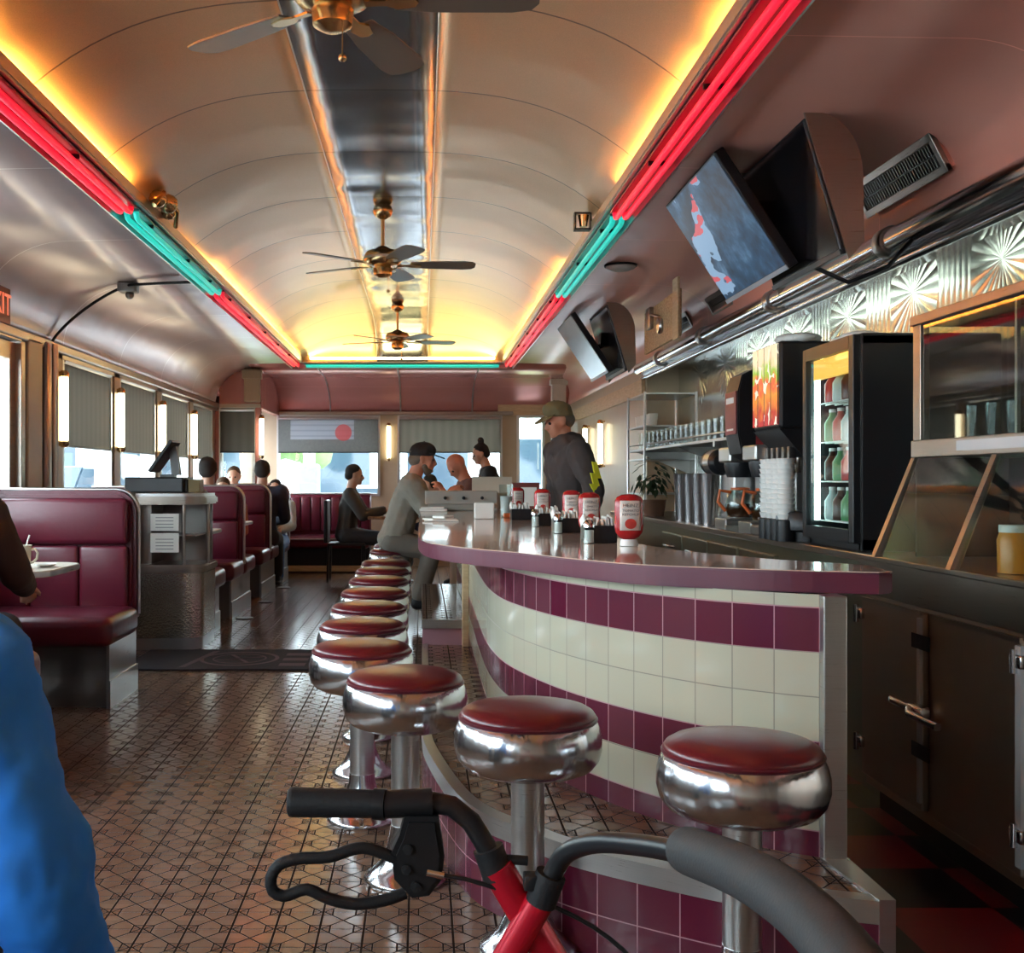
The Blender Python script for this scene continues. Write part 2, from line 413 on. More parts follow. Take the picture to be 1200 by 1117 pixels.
# door in the left wall
dr = bpy.data.objects.new('door_1', None); COL.objects.link(dr); dr.location = (XL-.02, 6.355, 0); dr['kind'] = 'structure'
dm = MB()
dm.box(-.04,.06,-.425,-.36,0,2.02,.004); dm.box(-.04,.06,.36,.425,0,2.02,.004); dm.box(-.04,.06,-.42,.42,1.97,2.03)
dm.box(-.02,.02,-.36,-.27,.02,1.96); dm.box(-.02,.02,.27,.36,.02,1.96); dm.box(-.02,.02,-.27,.27,.02,.28); dm.box(-.02,.02,-.27,.27,1.86,1.96)
dm.build('door_frame', STEELW, dr)
MB().box(-.004,.004,-.27,.27,.28,1.86).build('door_pane', GLASS, dr)
MB().tube([(.03,.25,1.0),(.08,.25,1.0),(.08,-.25,1.0),(.03,-.25,1.0)], .013).build('door_handle', CHROME, dr, 40)
# right side: kitchen wall (quilted steel) up to the hood, plain metal beyond
slab('wall_right', 2.25, 2.37, YB, YE, 0, 2.45, M_WALLM)
struct(MB().box(2.2, 2.249, .5, 9.7, .6, 2.12).build('trim_4', M_QUILT))
# a partition closes the kitchen bay at its far end
struct(MB().box(XR, 2.25, 9.72, YE, 0, 2.44).build('trim_5', M_POST))
wbk = MB().box(XL-.12, 2.37, YB-.12, YB, 0, .95).box(XL-.12, 2.37, YB-.12, YB, 2.05, 3.0)
wbk.box(XL-.12, 2.37, YB-.12, YB, .95, 2.05)
struct(wbk.build('wall_back', plain('back_wall_cream', (.5,.42,.34), .5)))
# far end: left corner section with a window, centre section with two windows
YA = 13.2; XA = -1.89
ea = MB(); 
ea.box(XL, XL+.05, YA, YA+.1, 0, ZW); ea.box(XL+.05, XA-.06, YA, YA+.1, 0, WZ0); ea.box(XL+.05, XA-.06, YA, YA+.1, 1.99, ZW+.45); ea.box(XA-.06, XA, YA, YA+.1, 0, ZW+.45)
ea.box(XA-.08, XA, YA+.1, YE, 0, .95); ea.box(XA-.08, XA, YA+.1, YE, 1.99, 2.45)
struct(ea.build('wall_corner', M_COVEE))
EW = [(-1.93,-.56),(-.33,1.06)]
ew = MB(); xs = [XL]+[v for w in EW for v in w]+[2.3]
ew.box(XL, 2.3, YE, YE+.12, 0, .93); ew.box(XL, 2.3, YE, YE+.12, 2.0, 2.6)
for a, b in zip(xs[0::2], xs[1::2]):
    if a > 1: ew.box(a, 1.25, YE, YE+.12, .93, 2.0); ew.box(1.62, b, YE, YE+.12, .93, 2.0)
    else: ew.box(a, b, YE, YE+.12, .93, 2.0)
struct(ew.build('wall_far', M_POST))
def end_window(x0, x1, y, z0, z1):
    global wi; wi += 1
    e = bpy.data.objects.new('window_%d' % wi, None); COL.objects.link(e); e.location = ((x0+x1)/2, y, z0); e['kind'] = 'structure'
    w, h, d = (x1-x0)/2, z1-z0, .035
    fr = MB().box(-w,-w+d,-.03,.08,0,h).box(w-d,w,-.03,.08,0,h).box(-w+d,w-d,-.03,.08,0,d).box(-w+d,w-d,-.03,.08,h-d,h)
    fr.build('window_frame', STEEL, e)
    MB().box(-w+d,w-d,.03,.036,d,h-d).build('window_pane', GLASS, e)
    return e
for (a, b) in EW: end_window(a, b, YE, .93, 2.0)
end_window(1.25, 1.62, YE, .93, 2.0)
end_window(XL+.05, XA-.06, YA, WZ0, 1.99)
tp = NT('poster_behind_shade'); 
# shade of the first end window shows a faint notice with a red disc
def shade_poster():
    t = NT('shade_with_notice'); x, y, z = t.sep(t.coord())
    inx = t.math('LESS_THAN', t.math('ABSOLUTE', t.math('SUBTRACT', y, .08)), .42)
    inz = t.math('LESS_THAN', t.math('ABSOLUTE', t.math('SUBTRACT', z, .34)), .16)
    box = t.math('MULTIPLY', inx, inz)
    r = t.math('SQRT', t.math('ADD', t.math('POWER', t.math('SUBTRACT', y, -.2), 2), t.math('POWER', t.math('SUBTRACT', z, .27), 2)))
    disc = t.math('LESS_THAN', r, .11)
    line = t.math('MULTIPLY', t.math('LESS_THAN', t.math('FRACT', t.math('MULTIPLY', z, 14)), .3), box)
    c = t.mix(t.noise(30), (.17,.17,.17), (.24,.235,.22))
    c = t.mix(t.math('MULTIPLY', box, .7), c, (.42,.42,.46)); c = t.mix(t.math('MULTIPLY', line, .4), c, (.2,.2,.22)); c = t.mix(t.math('MULTIPLY', disc, .8), c, (.45,.12,.12))
    t.col(c).rm(.8)
    tl = t.n('ShaderNodeBsdfTranslucent'); tl.inputs[0].default_value = (.36,.36,.34,1)
    t.lk(c, tl.inputs[0])
    mx = t.n('ShaderNodeMixShader'); mx.inputs[0].default_value = .5
    t.lk(t.b.outputs[0], mx.inputs[1]); t.lk(tl.outputs[0], mx.inputs[2]); t.lk(mx.outputs[0], t.out.inputs[0]); return t.m
SHP = shade_poster()
bpy.data.materials.remove(tp.m)
shade((EW[0][0]+EW[0][1])/2, YE-.04, 1.5, 1.98, .66, 'grey shade with a pale notice and red disc in the end wall', PI/2, SHP)
shade((EW[1][0]+EW[1][1])/2, YE-.04, 1.5, 1.98, .67, 'plain grey shade in the end window right of centre', PI/2)
shade((XL+XA)/2, YA-.03, 1.46, 1.98, .2, 'narrow grey shade in the corner window', PI/2)
wall_lamp(-.445, YE-.01, 1.42, 'lit tube lamp between the two end windows', -PI/2)
wall_lamp(XA+.02, YA+.0, 1.42, 'lit tube lamp left of the notice shade on the end wall', -PI/2)
for y, s in ((13.0,'farther'),(11.9,'nearer')): wall_lamp(XR-.01, y, 1.3, 'lit tube lamp on the right wall past the kitchen, the %s of two' % s, PI)
# wood headers at the far right
struct(MB().box(1.0, 2.0, YE-.05, YE-.001, 2.0, 2.14).box(XR-.03, XR-.001, 9.8, YE, 1.88, 2.02).build('trim_6', WOODL))

# ---------------------------------------------------------------- ceiling
YV = 12.76
def vault(s, y):       # s -1..1 across
    g = 1.0
    if y > 11.6: g = max(0, 1-((y-11.6)/(YV-11.6))**2)**.5
    w = (RR-RL)/2+.06
    return (CX+s*w, y, 2.47+.385*g*(1-abs(s)**3.2))
ys = lin(YB, 11.6, 30)+[11.6+(YV-11.6)*math.sin(a) for a in lin(.1, PI/2, 14)]
SW = .23
o = grid_mesh('ceiling', vault, lin(-1, -SW, 14), ys, M_VAULT, thick=.012); struct(o)
o = grid_mesh('ceiling_right', vault, lin(SW, 1, 14), ys, M_VAULT, thick=.012); struct(o)
o = grid_mesh('ceiling_centre', vault, lin(-SW, SW, 6), ys, M_STRIP, thick=.012); struct(o)
for s in (-SW, SW):
    pts = [vault(s, y) for y in ys]
    struct(MB().tube([(a, b, c-.004) for a, b, c in pts], .004, 6).build('trim_7' if s < 0 else 'trim_8', STEEL, None, 40))
def cove_curve(xw, zw, xt, zt, n=16):      # from the wall foot up and over to the rail
    pts = []
    xm = xt + (xw-xt)*.52
    for a in lin(0, PI/2, n): pts.append((xm+(xw-xm)*math.cos(a), zw+(zt-zw)*math.sin(a)))
    return pts + [(xt, zt+.01)]
cl = cove_curve(XL, ZW, RL, 2.46); cr = [(XR,2.13),(XR,2.19)]+[(XR-.34+.34*math.cos(a_), 2.24+.22*math.sin(a_)) for a_ in lin(0,PI/2,14)]+[(RR,2.47)]
for nm, c, m, y1 in (('ceiling_left', cl, M_COVEL, YA), ('ceiling_cove_right', cr, M_COVER, YE)):
    struct(grid_mesh(nm, lambda i, y, c=c: (c[int(i)][0], y, c[int(i)][1]), list(range(len(c))), lin(YB, y1, 40), m, thick=.012))
# end cove: centre
ce = []
for a in lin(0, PI/2, 12): ce.append((YE-1.1+1.1*math.cos(a), 2.04+.40*math.sin(a)))
ce.append((YV, 2.46))
struct(grid_mesh('ceiling_end', lambda x, i: (x, ce[int(i)][0], ce[int(i)][1]), lin(XA-.1, 2.25, 30), list(range(len(ce))), M_COVEE, thick=.012))
struct(MB().box(XL-.1, XA, YA, YE, 2.46, 2.5).box(XL-.1, XL, YA, YE, 2.04, 2.5).build('ceiling_corner', M_COVEE))
struct(MB().box(XL-.15, 2.4, YB-.1, YE+.15, 3.0, 3.06).build('ceiling_roof', STEELD))
struct(MB().box(XA-.03, 1.2, YE-.06, YE, 2.0, 2.05, .01).box(XL, XA, YA-.03, YA, 1.99, 2.03).build('trim_9', STEELW))
for xv in (-1.22,-.29,.66):
    struct(MB().tube([(xv, a_-.006, b_-.006) for a_, b_ in ce], .010, 6).build('trim_18', STEEL, None, 40))
struct(MB().box(XA, XR, YE-.05, YE-.0, 2.17, 2.19).build('trim_18', STEEL))
# stub posts under the end cove
for i, (x, y, z0, z1, m) in enumerate(((-1.98, YA-.03, 2.05, 2.44, M_POST), (1.72, 14.3, 0, 2.46, plain('pale_pillar', (.55,.47,.38), .5)))):
    struct(MB().box(x-.09, x+.09, y-.07, y+.05, z0, z1, .012).box(x-.11, x+.11, y-.09, y+.05, z1-.12, z1-.02, .006).build('trim_%d' % (10+i), m))

# ---------------------------------------------------------------- neon rails
NR = glow('red_neon_glow', (1.0,.015,.05), .62)
NT_ = glow('teal_neon_glow', (.02,.62,.52), .6)
RAILRED = plain('red_enamel', (.45,.01,.03), .3); RAILTEAL = plain('teal_enamel', (.03,.25,.22), .3)
COVEG = glow('amber_tube_glow', (1.0,.47,.10), 130.0)
def rail(x, s, nm):      # s = +1 when the room centre is to +x
    m = MB(); x0, x1 = x-.01, x+.0
    m.box(x-.06, x+.06, YB, YV, 2.462, 2.474); 
    m.box(x-s*.06-.004, x-s*.06+.004, YB, YV, 2.40, 2.462)
    m.box(x+s*.06-.004, x+s*.06+.004, YB, YV, 2.474, 2.52)
    struct(m.build(nm, STEEL))
segs = [(YB, 1.45), (1.5, 5.4), (5.45, 7.75), (7.8, YV-.1)]
seglab = ['nearest, overhead','long nearer','middle','far']
for x, s, side in ((RL, 1, 'left'), (RR, -1, 'right')):
    rail(x, s, 'trim_12' if side == 'left' else 'trim_13')
    for i, (a, b) in enumerate(segs):
        if b < 1.5: continue
        red = i != 2
        if side == 'right': a += .1; b += .12*(i<3)
        e = thing('neon_light', '%s %s neon tube pair on the %s ceiling rail' % (seglab[i], 'red' if red else 'teal', side), 'neon light', (x, a, 2.44), 0, 'neon tubes along the rails')
        L = b-a
        MB().box(-.045,.045,0,L,.006,.018,.003).build('backing', RAILRED if red else RAILTEAL, e)
        for dx in (-.022, .024):
            MB().tube([(dx,.02,.006),(dx,.04,-.02),(dx,.08,-.025),(dx,L-.08,-.025),(dx,L-.04,-.02),(dx,L-.02,.006)], .014, 10).build('tube', NR if red else NT_, e, 60)
        for k in range(max(2, int(L/.9))):
            yy = .3+k*.9
            if yy < L-.1: MB().box(-.04,.042,yy,yy+.012,-.012,.008).build('clip', BLACK, e)
    for i, (a, b) in enumerate([(YB+.1,1.3),(1.4,3.6),(3.7,5.3),(7.3,9.0),(9.1,10.8),(10.9,12.5)]):
        tag(MB().tube([(x+s*.045,a,2.495),(x+s*.045,b,2.495)], .012, 8).build('cove_tube', COVEG, None, 60), 'amber tube behind the %s neon rail, %s' % (side, ['behind the camera','over the near fan','before the teal neon','past the teal neon','by the middle of the far red neon','at the far end'][i]), 'lamp', 'hidden cove lamps')
struct(MB().box(RL, RR, YV-.06, YV+.05, 2.46, 2.474).box(RL, RR, YV+.04, YV+.05, 2.41, 2.462).build('trim_14', STEEL))
e = thing('neon_light', 'teal neon tube pair on the rail across the far end', 'neon light', (RL+.08, YV, 2.44), 0, 'neon tubes along the rails')
MB().box(0,RR-RL-.16,-.05,.04,.006,.016).build('backing', RAILTEAL, e)
for dy in (-.03, .02): MB().tube([(.02,dy,-.01),(RR-RL-.18,dy,-.01)], .014).build('tube', NT_, e, 60)
tag(MB().tube([(RL+.15,YV-.09,2.51),(RR-.15,YV-.09,2.51)], .012, 8).build('cove_tube', glow('yellow_tube_glow', (1,.80,.35), 22), None, 60), 'yellow tube lamp lying above the far teal neon', 'lamp', 'hidden cove lamps')

# hood tube along the kitchen edge
struct(MB().tube([(1.9,YB,2.115),(1.9,9.9,2.115)], .05, 20).tube([(1.93,YB,2.035),(1.93,9.9,2.035)], .022, 12).box(1.9,2.25,YB,9.9,2.095,2.11).box(1.925,1.93,YB,9.9,2.035,2.10).build('trim_15', CHROME, None, 50))
jb = MB()
for y in (1.2, 3.05, 4.6, 6.1, 7.6, 9.0): jb.lathe([(.058,-.04),(.062,-.035),(.062,.035),(.058,.04)], 0,0,0,20, Matrix.Translation((1.9,y,2.115))@Matrix.Rotation(PI/2,4,'X'))
struct(jb.build('trim_16', STEEL, None, 50))
FLU = glow('kitchen_tube_glow', (.86,1.0,.88), 4.5)
for a, b, s in ((1.9,3.1,'above the glass case'),(3.4,4.8,'above the glass-door cooler'),(5.2,6.6,'above the drink dispensers'),(7.0,8.4,'above the glass shelf')):
    e = thing('fluorescent_light', 'white fluorescent tube under the hood '+s, 'lamp', (1.975, a, 2.068), 0, 'tubes under the kitchen hood')
    MB().box(-.03,.03,0,b-a,.014,.026,.004).build('housing', WHITE, e)
    MB().tube([(0,.02,0),(0,b-a-.02,0)], .013).build('tube', FLU, e, 60)
# ---------------------------------------------------------------- the counter
def resample(pts, step=.04):
    pts = [Vector(p) for p in pts]; out = [pts[0]]
    # Catmull-Rom through the points
    P = [pts[0]*2-pts[1]]+pts+[pts[-1]*2-pts[-2]]
    for i in range(1, len(P)-2):
        a, b, c, d = P[i-1], P[i], P[i+1], P[i+2]; n = max(2, int((c-b).length/step))
        for k in range(1, n+1):
            t = k/n; out.append(.5*((2*b)+(c-a)*t+(2*a-5*b+4*c-d)*t*t+(3*b-a-3*c+d)*t**3))
    return out
EDGE = [(-.016,8.3),(-.016,6.0),(-.018,4.9),(-.012,4.3),(.02,3.98),(.095,3.76),(.19,3.58),(.30,3.42),(.42,3.17),(.55,2.97),(.72,2.85),(.9,2.76),(1.09,2.70)]
edge = resample(EDGE)
CT = thing('diner_counter', 'curved diner counter with maroon edge and striped tile front', 'counter', (.4,3.5,0))
CO = Vector((-.4,-3.5,0))
def loc(p): return (p[0]-.4, p[1]-3.5)
top_poly = [loc(p) for p in edge] + [loc(p) for p in ((1.13,2.72),(1.15,2.92),(.98,3.12),(.80,3.5),(.74,3.9),(.74,8.3))]
TOPM = NT('pinkish_speckled_formica')
TOPM.col(TOPM.mix(TOPM.noise(220,2), (.50,.32,.25), (.74,.54,.43))).rm(.10); TOPM.b.inputs['Coat Weight'].default_value = .3; TOPM = TOPM.m
EDGEM = plain('maroon_edge_band', (.11,.014,.036), .34)
m = MB(); m.prism(top_poly, .052, Matrix.Translation((0,0,.875)), .004); m.build('counter_body', EDGEM, CT)
# laminate surface inset on the slab
m = MB(); m.prism(top_poly, .0025, Matrix.Translation((0,0,.9265))); m.build('countertop', TOPM, CT)
WALL = [(.25,8.3),(.25,6.1),(.245,4.6),(.262,4.05),(.31,3.72),(.42,3.36),(.56,3.08),(.72,2.86),(.86,2.74),(.945,2.69)]
wall = resample(WALL, .03)
def ribbon(name, path, z0, z1, mat, parent, vbase, thick=.03, off=(.4,3.5)):
    L = [0]
    for a, b in zip(path, path[1:]): L.append(L[-1]+(b-a).length)
    tot = L[-1]
    return grid_mesh(name, lambda i, z: (path[int(i)].x-off[0], path[int(i)].y-off[1], z), list(range(len(path))), [z0, z1], mat, parent, uv=lambda i, z: (tot-L[int(i)]+TT*20, z-vbase), thick=0)
ribbon('tiled_front', [Vector((p.x,p.y,0)) for p in wall], .25, .876, M_TILE, CT, .312-TT)
inner = MB(); inner.box(.66-.4,.70-.4,4.0-3.5,8.3-3.5,0,.875).box(.3-.4,.7-.4,8.26-3.5,8.3-3.5,0,.875)
inner.build('inner_panel', STEELD, CT)
m = MB(); m.box(.945-.4,1.0-.4,2.66-3.5,2.72-3.5,.25,.875,.003).box(.98-.4,1.0-.4,2.72-3.5,3.0-3.5,.0,.875).box(.7-.4,.98-.4,2.98-3.5,3.0-3.5,0,.875).build('corner_post', STEEL, CT)
STEP = [(.0,6.15),(.0,4.6),(.0,4.05),(.018,3.75),(.085,3.30),(.15,3.07),(.26,2.90),(.389,2.74),(.65,2.54),(.82,2.45),(.97,2.40)]
step = resample(STEP, .04)
sp = [loc(p) for p in step] + [loc(p) for p in ((1.0,2.42),(1.0,2.66),(.95,2.68))] + [(p.x-.4+.01, p.y-3.5+.01) for p in reversed(wall) if p.y < 6.15]
m = MB(); m.prism(sp, .004, Matrix.Translation((0,0,.247))); m.build('foot_ledge', M_FLOOR, CT)
pth = [Vector((p.x,p.y,0)) for p in step]
ribbon('ledge_riser', pth, 0, .21, M_RISER, CT, -.002)
rb = grid_mesh('ledge_trim', lambda i, k: [(pth[int(i)].x-.4, pth[int(i)].y-3.5, .205),(pth[int(i)].x-.4, pth[int(i)].y-3.5, .253),(pth[int(i)].x-.4+.03, pth[int(i)].y-3.5+.03, .254)][int(k)], list(range(len(pth))), [0,1,2], STEEL, CT, smooth=False, thick=.004)
m = MB(); m.prism([(.97-.4,2.40-3.5),(1.005-.4,2.40-3.5),(1.005-.4,2.67-3.5),(.94-.4,2.67-3.5)], .006, Matrix.Translation((0,0,.251))); m.box(.97-.4,1.005-.4,2.40-3.5,2.66-3.5,0,.251); m.build('ledge_end_plate', STEEL, CT)
m = MB(); m.box(.0-.4,.25-.4,6.16-3.5,8.3-3.5,0,.34).build('raised_ledge', M_RISER, CT)
m = MB(); m.box(-.004-.4,.25-.4,6.15-3.5,6.19-3.5,.34,.385).box(-.004-.4,.0-.4,6.16-3.5,8.3-3.5,.34,.385).build('raised_ledge_trim', STEEL, CT)
m = MB(); m.box(.0-.4,.25-.4,6.19-3.5,8.3-3.5,.34,.383).build('raised_ledge_top', M_FLOOR, CT)
m = MB(); m.box(.215-.4,.25-.4,6.08-3.5,6.14-3.5,.25,.875,.004).box(.0-.4,.03-.4,6.1-3.5,6.16-3.5,.0,.25).build('wood_post', WOODL, CT)
# far continuation of the counter
FC = thing('far_counter', 'far end of the counter beyond the register, pale top with wood edge', 'counter', (.4,9.8,0))
MB().box(-.416,.34,-1.46,.55,.885,.93,.006).build('countertop', CREAM, FC)
MB().box(-.416,-.40,-1.46,.55,.86,.885).box(-.15,.3,-1.46,.55,0,.885).build('base', WOOD, FC)

# ---------------------------------------------------------------- stools
def make_stool():
    e = thing('bar_stool', '', 'stool')
    MB().lathe([(.001,.607),(.06,.606),(.11,.602),(.145,.595),(.160,.586),(.166,.577),(.164,.569),(.156,.564),(.001,.562)], n=48).build('seat', SEATRED, e, 60)
    MB().lathe([(.158,.570),(.166,.567),(.174,.550),(.180,.526),(.180,.498),(.173,.472),(.158,.453),(.13,.441),(.05,.434),(.001,.434)], n=48).build('chrome_bowl', SPUN, e, 60)
    MB().lathe([(.162,.561),(.168,.565),(.170,.571),(.166,.574),(.160,.571)], n=48).build('piping', MAROON, e, 60)
    MB().lathe([(.041,.0),(.041,.436)], n=28).build('pole', STEEL, e, 40)
    MB().lathe([(.118,0),(.12,.008),(.116,.016),(.095,.03),(.072,.055),(.056,.09),(.046,.13),(.042,.16)], n=36).build('base', CHROME, e, 50)
    return e
STOOLS = [(.68,2.405,'nearest chrome stool with maroon seat, at the right end by the counter post'),
 (.257,2.76,'second nearest chrome stool, in front of the striped tile bend behind the walker'),
 (-.049,3.25,'third nearest chrome stool, where the counter turns down the aisle'),
 (-.204,3.82,'fourth nearest chrome stool, left of the third and touching it in view'),
 (-.233,4.42,'fifth chrome stool from the near end of the counter'),
 (-.240,5.04,'sixth chrome stool from the near end of the counter'),
 (-.243,5.70,'seventh chrome stool from the near end of the counter'),
 (-.246,6.38,'eighth chrome stool, thin seat edge in view, third before the seated man'),
 (-.25,7.06,'ninth chrome stool, second before the seated man in grey'),
 (-.25,7.74,'tenth chrome stool, just before the seated man in grey'),
 (-.25,8.95,'chrome stool carrying the man in the grey shirt'),
 (-.25,9.75,'empty chrome stool just past the seated man in grey'),
 (.62,10.75,'chrome stool carrying the bald man in orange')]
st0 = make_stool()
for i, (x, y, l) in enumerate(STOOLS):
    o = st0 if i == 0 else copy_tree(st0)
    o.location = (x, y, 0); o['label'] = l; o['group'] = 'chrome counter stools'; o.rotation_euler.z = i*.7

# ---------------------------------------------------------------- booths
BX0, BX1 = XL+.01, -1.55
def rounded(w0, w1, h0, h1, r, n=8):
    p = [(w0, h0), (w1, h0)]
    p += [(w1-r+r*math.cos(a), h1-r+r*math.sin(a)) for a in lin(0, PI/2, n)]
    p += [(w0, h1)]
    return p
def make_bench(x1=BX1):
    """seat towards -y; back plane at y 0..0.12; origin at the wall side foot"""
    e = thing('booth_bench', '', 'bench'); w = x1-BX0
    MX = Matrix(((1,0,0,0),(0,0,1,0),(0,1,0,0),(0,0,0,1)))      # (x,y,z)->(x,z,y)
    b = MB(); b.prism(rounded(0, w, .40, 1.09, .12), .11, MX@Matrix.Translation((0,0,.0)), .02); b.build('backrest', MAROON, e, 35)
    cu = MB()
    cu.box(.04, w-.03, -.045, .004, .80, 1.05, .03, 3)
    n = 3
    for i in range(n): cu.box(.04+i*(w-.07)/n, .04+(i+1)*(w-.07)/n-.003, -.04, .004, .42, .795, .022, 3)
    cu.build('back_cushion', MAROON, e, 50)
    MB().box(0, w+.02, -.55, .02, .32, .47, .05, 4).build('seat', MAROON, e, 50)
    MB().box(.0, w-.03, -.40, .06, 0, .33).build('base', STEELD, e)
    pl = MB().box(w-.035, w-.02, -.43, .10, 0, .33).box(w-.02,w-.012,-.44,.11,0,.14); pl.build('end_panel', STEEL, e)
    arc = [(x, .055, z) for x, z in rounded(0, w+.006, .42, 1.096, .12)[1:-1]]
    MB().tube([(w+.006,.055,.42)]+arc[1:]+[(0,.055,1.096)], .010, 8).build('edge_trim', STEEL, e, 60)
    return e
bn0 = make_bench()
def bench(y, flip, label, first=False):
    o = bn0 if first else copy_tree(bn0)
    o['label'] = label; o['group'] = 'maroon booth benches'
    if flip:
        o.location = (BX0, y, 0); o.scale = (1,-1,1)
    else: o.location = (BX0, y, 0)
    return o
bench(6.10, False, 'near maroon booth bench facing the camera, behind the table with the mug', True)
bench(4.02, True, 'nearest maroon bench at the left edge, turned away, under the dark jacket')
bench(8.30, True, 'maroon bench mostly hidden behind the steel register stand')
bench(9.72, False, 'maroon bench back just right of the register stand')
bench(9.86, True, 'maroon bench turned away, back to back with the one beside the register stand')
bench(11.42, False, 'middle of the three far maroon bench backs along the windows')
bench(11.56, True, 'maroon bench turned away behind the middle far bench back')
bench(13.06, False, 'farthest maroon bench back along the windows')
# end bench across the far wall
eb = thing('end_bench', 'long maroon bench across the far wall under the notice shade', 'bench', (-1.8,14.45,0))
MB().box(0,1.15,-.12,.0,.30,.96,.03,3).build('backrest', MAROON, eb, 40)
tf = MB()
for i in range(9): tf.box(.01+i*.1265,.13+i*.1265,-.15,-.1,.50,.93,.02,2)
tf.build('back_tufts', MAROON, eb, 40)
MB().box(0,1.15,-.62,-.05,.30,.46,.05,3).build('seat', MAROON, eb, 40)
MB().box(0,1.15,-.5,.0,0,.31).build('base', BLACK, eb)
MB().box(0,1.15,-.56,-.54,.02,.09).build('kick_board', WOODL, eb)
MB().tube([(0,-.625,.42),(1.15,-.625,.42)], .012, 8).tube([(0,-.1,.965),(1.15,-.1,.965)], .014, 8).build('edge_trim', STEEL, eb, 50)
# tables
def make_table():
    e = thing('booth_table', '', 'table')
    p = [(0,-.30),(.66,-.30)]+[(.66+.12*math.sin(a),-.18-.12*math.cos(a)) for a in lin(0,PI/2,6)]+[(.66+.12*math.cos(a),.18+.12*math.sin(a)) for a in lin(0,PI/2,6)]+[(0,.30)]
    MB().prism(p, .028, Matrix.Translation((0,0,.722)), .004).build('tabletop', CREAM, e, 40)
    MB().prism([(x*1.003, y*1.01) for x, y in p], .018, Matrix.Translation((0,0,.727))).build('metal_edge', STEEL, e)
    MB().lathe([(.03,.0),(.03,.72)], .42,0,0,16).lathe([(.2,0),(.2,.012),(.05,.05),(.03,.06)], .42,0,0,24).build('pedestal', CHROME, e, 40)
    return e
tb0 = make_table()
for i, (y, l) in enumerate(((5.18,'cream booth table with the mug at the left edge'),(8.99,'booth table end showing white just right of the register stand'),(10.68,'booth table end between the first and middle far bench backs'),(12.32,'booth table end between the middle and farthest bench backs'))):
    o = tb0 if i == 0 else copy_tree(tb0)
    o.location = (BX0, y, 0); o['label'] = l; o['group'] = 'booth tables'

# mug, teaspoon, straws on the near table
MUGM = plain('cream_china', (.62,.56,.42), .25)
mg = thing('coffee_mug', 'cream coffee mug with a handle on the near booth table', 'mug', (-1.80,5.08,.75))
MB().lathe([(.001,.002),(.032,0),(.036,.008),(.040,.06),(.044,.105),(.040,.105),(.036,.06),(.03,.012),(.001,.01)], n=28).build('cup', MUGM, mg, 50)
MB().tube([(.038,0,.085),(.06,0,.088),(.072,0,.07),(.068,0,.045),(.05,0,.028),(.036,0,.026)], .006, 8).build('handle', MUGM, mg, 50)
for dx, l in ((-.09,'left'),(.0,'right')):
    tag(MB().tube([(-1.80+dx,5.08,.76+(.0 if dx else .02)),(-1.785+dx+.02,5.08,.90)], .004, 8).build('drinking_straw', WHITE, None, 50), 'white stirring straw leaning in the %s' % ('mug' if not dx else 'glass left of the mug'), 'straw', 'straws on the near table')
gl = tag(MB().lathe([(.001,.0),(.026,0),(.034,.09),(.031,.09),(.024,.006),(.001,.006)], -1.885,5.08,.75,24).build('water_glass', GLASS, None, 50), 'small clear glass beside the cream mug on the near table', 'glass')
sc = thing('sugar_saucer', 'small white saucer beside the mug on the near table', 'saucer', (-1.72,5.16,.75))
MB().lathe([(.001,.004),(.03,.003),(.05,.012),(.048,.016),(.03,.008),(.001,.008)], n=24).build('dish', WHITE, sc, 50)

# ---------------------------------------------------------------- register stand
rs = thing('register_stand', 'steel hostess stand with rounded end shelves', 'stand', (-2.05,7.62,0))
MB().box(-.05,.10,-.1,.55,0,1.04,.004).box(.1,.2,.1,.55,0,1.04).build('cabinet', STEELD, rs)
rib = MB()
for i in range(14): rib.tube([(-.045+i*.0108,-.104,.02),(-.045+i*.0108,-.104,1.03)], .004, 6)
rib.build('ribbed_panel', STEEL, rs, 40)
def dshape(x0, x1, y0, y1, r=.13, n=8):
    return [(x0,y1),(x0,y0)]+[(x1-r+r*math.sin(a), y0+r-r*math.cos(a)) for a in lin(0,PI/2,n)]+[(x1,y1)]
D = dshape(.10,.58,-.02,.5)
dia = NT('diamond_pressed_steel'); vv = dia.t.nodes.new('ShaderNodeTexVoronoi'); vv.inputs['Scale'].default_value = 70; dia.lk(dia.coord(), vv.inputs['Vector'])
dia.col((.5,.46,.38)).rm(.25,1); dia.bump(vv.outputs[0], .35, .003); dia = dia.m
MB().prism([(x-.02 if x>.2 else x,y+.012) for x,y in D], .44, Matrix.Translation((0,0,.08)), .004).build('lower_drum', dia, rs, 40)
MB().prism([(x-.03 if x>.2 else x,y+.02) for x,y in D], .08).build('plinth', STEEL, rs, 40)
for z, n in ((.52,'middle_shelf'),(.98,'top_shelf')):
    MB().prism(D, .055, Matrix.Translation((0,0,z)), .01).build(n, STEELW, rs, 40)
MB().prism([(x*.97,y*.97) for x,y in D], .02, Matrix.Translation((0,0,1.035))).box(-.06,.12,-.12,.56,1.04,1.06,.004).build('top', STEEL, rs, 40)
MB().tube([(.44,.01,.57),(.44,.01,.99)], .012).build('shelf_rod', STEELW, rs, 40)
MB().tube([(.565,.22,.57),(.565,.22,.99)], .012).build('shelf_rod', STEELW, rs, 40)
MB().box(.10,.12,-.01,.5,.57,.99).build('side_board', STEELW, rs, 40)
MB().box(.12,.55,.45,.47,.57,.99).box(.12,.5,.1,.45,.76,.768).build('back_board', STEELD, rs)
